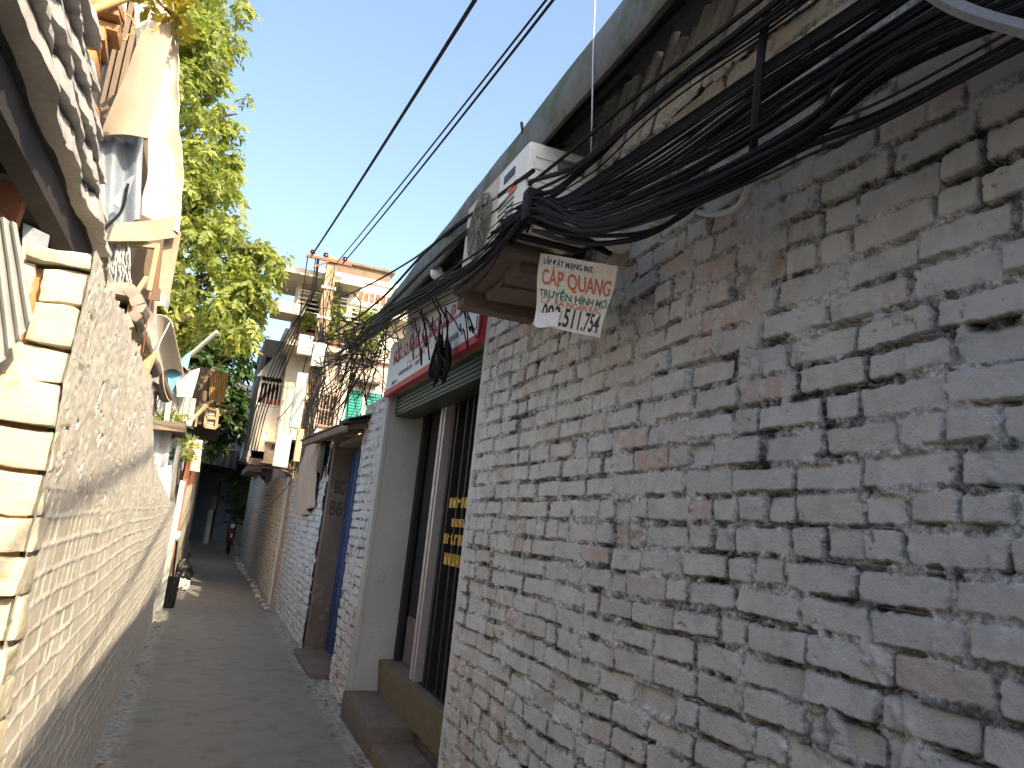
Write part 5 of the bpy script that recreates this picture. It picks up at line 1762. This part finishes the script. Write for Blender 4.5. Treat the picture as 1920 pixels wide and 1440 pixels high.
# things standing by the gate
pm = thing('mop', (-.24, 12.4, 0), 'black handled mop with a pale head leaning at the end of the brick wall', 'mop')
MB().tube([(-.22, 12.35, .05), (-.27, 12.4, 1.0)], .016, 8).build('handle', 'cable', pm)
MB().blob((-.275, 12.4, 1.05), .05, sz=1.6, rough=.2).build('head', 'paper', pm)
bt = MB().lathe((-.26, 12.75, .0), [(.10, 0), (.11, .02), (.12, .42), (.125, .44), (.11, .43), (.09, .05)], 16)
prop(bt.build('bucket', 'blackbag'), 'dark plastic bucket at the foot of the tin gate', 'bucket')
bg = MB().blob((-.16, 16.0, .21), .22, sx=.8, sy=.9, sz=1.15, rough=.35, seed=2, sub=4, freq=2.4)
bg.tube([(-.16, 16.0, .42), (-.14, 16.0, .52), (-.08, 15.98, .60)], [.05, .03, .05], 8).roughen(.01, 22)
prop(bg.build('garbage_bag', 'blackbag'), 'tied black garbage bag on the path by the tin gate', 'garbage bag')
bg = MB().blob((-.13, 15.35, .10), .12, sx=1.1, sy=1.0, sz=.8, rough=.4, seed=6, sub=4, freq=2.6).roughen(.01, 22)
prop(bg.build('garbage_bag', 'whitebag'), 'small white plastic bag in front of the black garbage bag', 'garbage bag')
bg = MB().blob((-.24, 14.5, .03), .07, sx=1.3, sz=.5, rough=.4, seed=9, sub=3).roughen(.008, 22)
prop(bg.build('paper_scrap', 'paper'), 'crumpled white scrap on the path edge near the bags', 'litter')

# dry leaves along both foot lines
rng = np.random.default_rng(5)
lv = MB()
for i in range(420):
    left = rng.random() < .42
    yy = 2.5 + 23 * rng.random() ** 1.6
    xx = (LX + .03 + abs(rng.normal(0, .07))) if left else (1.30 - abs(rng.normal(0, .07)))
    if not left and yy < 7.6: xx -= .05
    s_ = rng.uniform(.012, .035)
    a = rng.uniform(0, 6.28)
    c = Vector((xx, yy, .012 + rng.random() * .01))
    e1 = Vector((math.cos(a), math.sin(a), rng.normal(0, .25))) * s_
    e2 = Vector((-math.sin(a), math.cos(a), rng.normal(0, .3))) * s_ * .5
    lv.add([c - e1, c + e2, c + e1, c - e2], [(0, 1, 2, 3)])
lvo = lv.build('leaf_litter', 'dryleaf', None, kind='stuff')
prop(lvo, 'dry brown leaves scattered along the foot of both walls', 'leaves')
q = MB()
for i in range(60):
    yy = 13 + 13 * rng.random()
    q.blob((1.24 - abs(rng.normal(0, .05)), yy, .03), rng.uniform(.03, .08), sz=.6, rough=.4, seed=i, sub=1)
prop(q.build('rubble', 'fibro'), 'broken rubble and leaves lying along the foot of the far whitewashed wall', 'rubble', None, 'stuff')

# ================================================================== light
SUN = Vector((.33, -.85, .637)).normalized()
elev = math.asin(SUN.z)
w = bpy.data.worlds.new('World')
bpy.context.scene.world = w
w.use_nodes = True
nt = w.node_tree
sky = nt.nodes.new('ShaderNodeTexSky')
sky.sky_type = 'NISHITA'
sky.sun_disc = False
sky.sun_elevation = elev
sky.sun_rotation = math.atan2(SUN.x, SUN.y)
sky.air_density = 1.0
sky.dust_density = 4.0
sky.ozone_density = 1.3
nt.links.new(mixc(nt, 1.0, sky.outputs[0], (.20, .27, .26), 'ADD'), nt.nodes['Background'].inputs[0])      # thin pale haze over the whole sky
nt.nodes['Background'].inputs[1].default_value = .15
sl = bpy.data.lights.new('sun', 'SUN')
sl.energy = 3.8
sl.angle = R(.5)
sl.color = (1, .83, .57)
so = bpy.data.objects.new('sun', sl)
C.objects.link(so)
so.rotation_euler = (-SUN).to_track_quat('-Z', 'Y').to_euler()

sc_ = bpy.context.scene
sc_.view_settings.view_transform = 'Standard'
sc_.view_settings.look = 'None'
sc_.view_settings.exposure = 1.35
sc_.view_settings.gamma = 1
sc_.cycles.max_bounces = 8
sc_.cycles.use_denoising = True
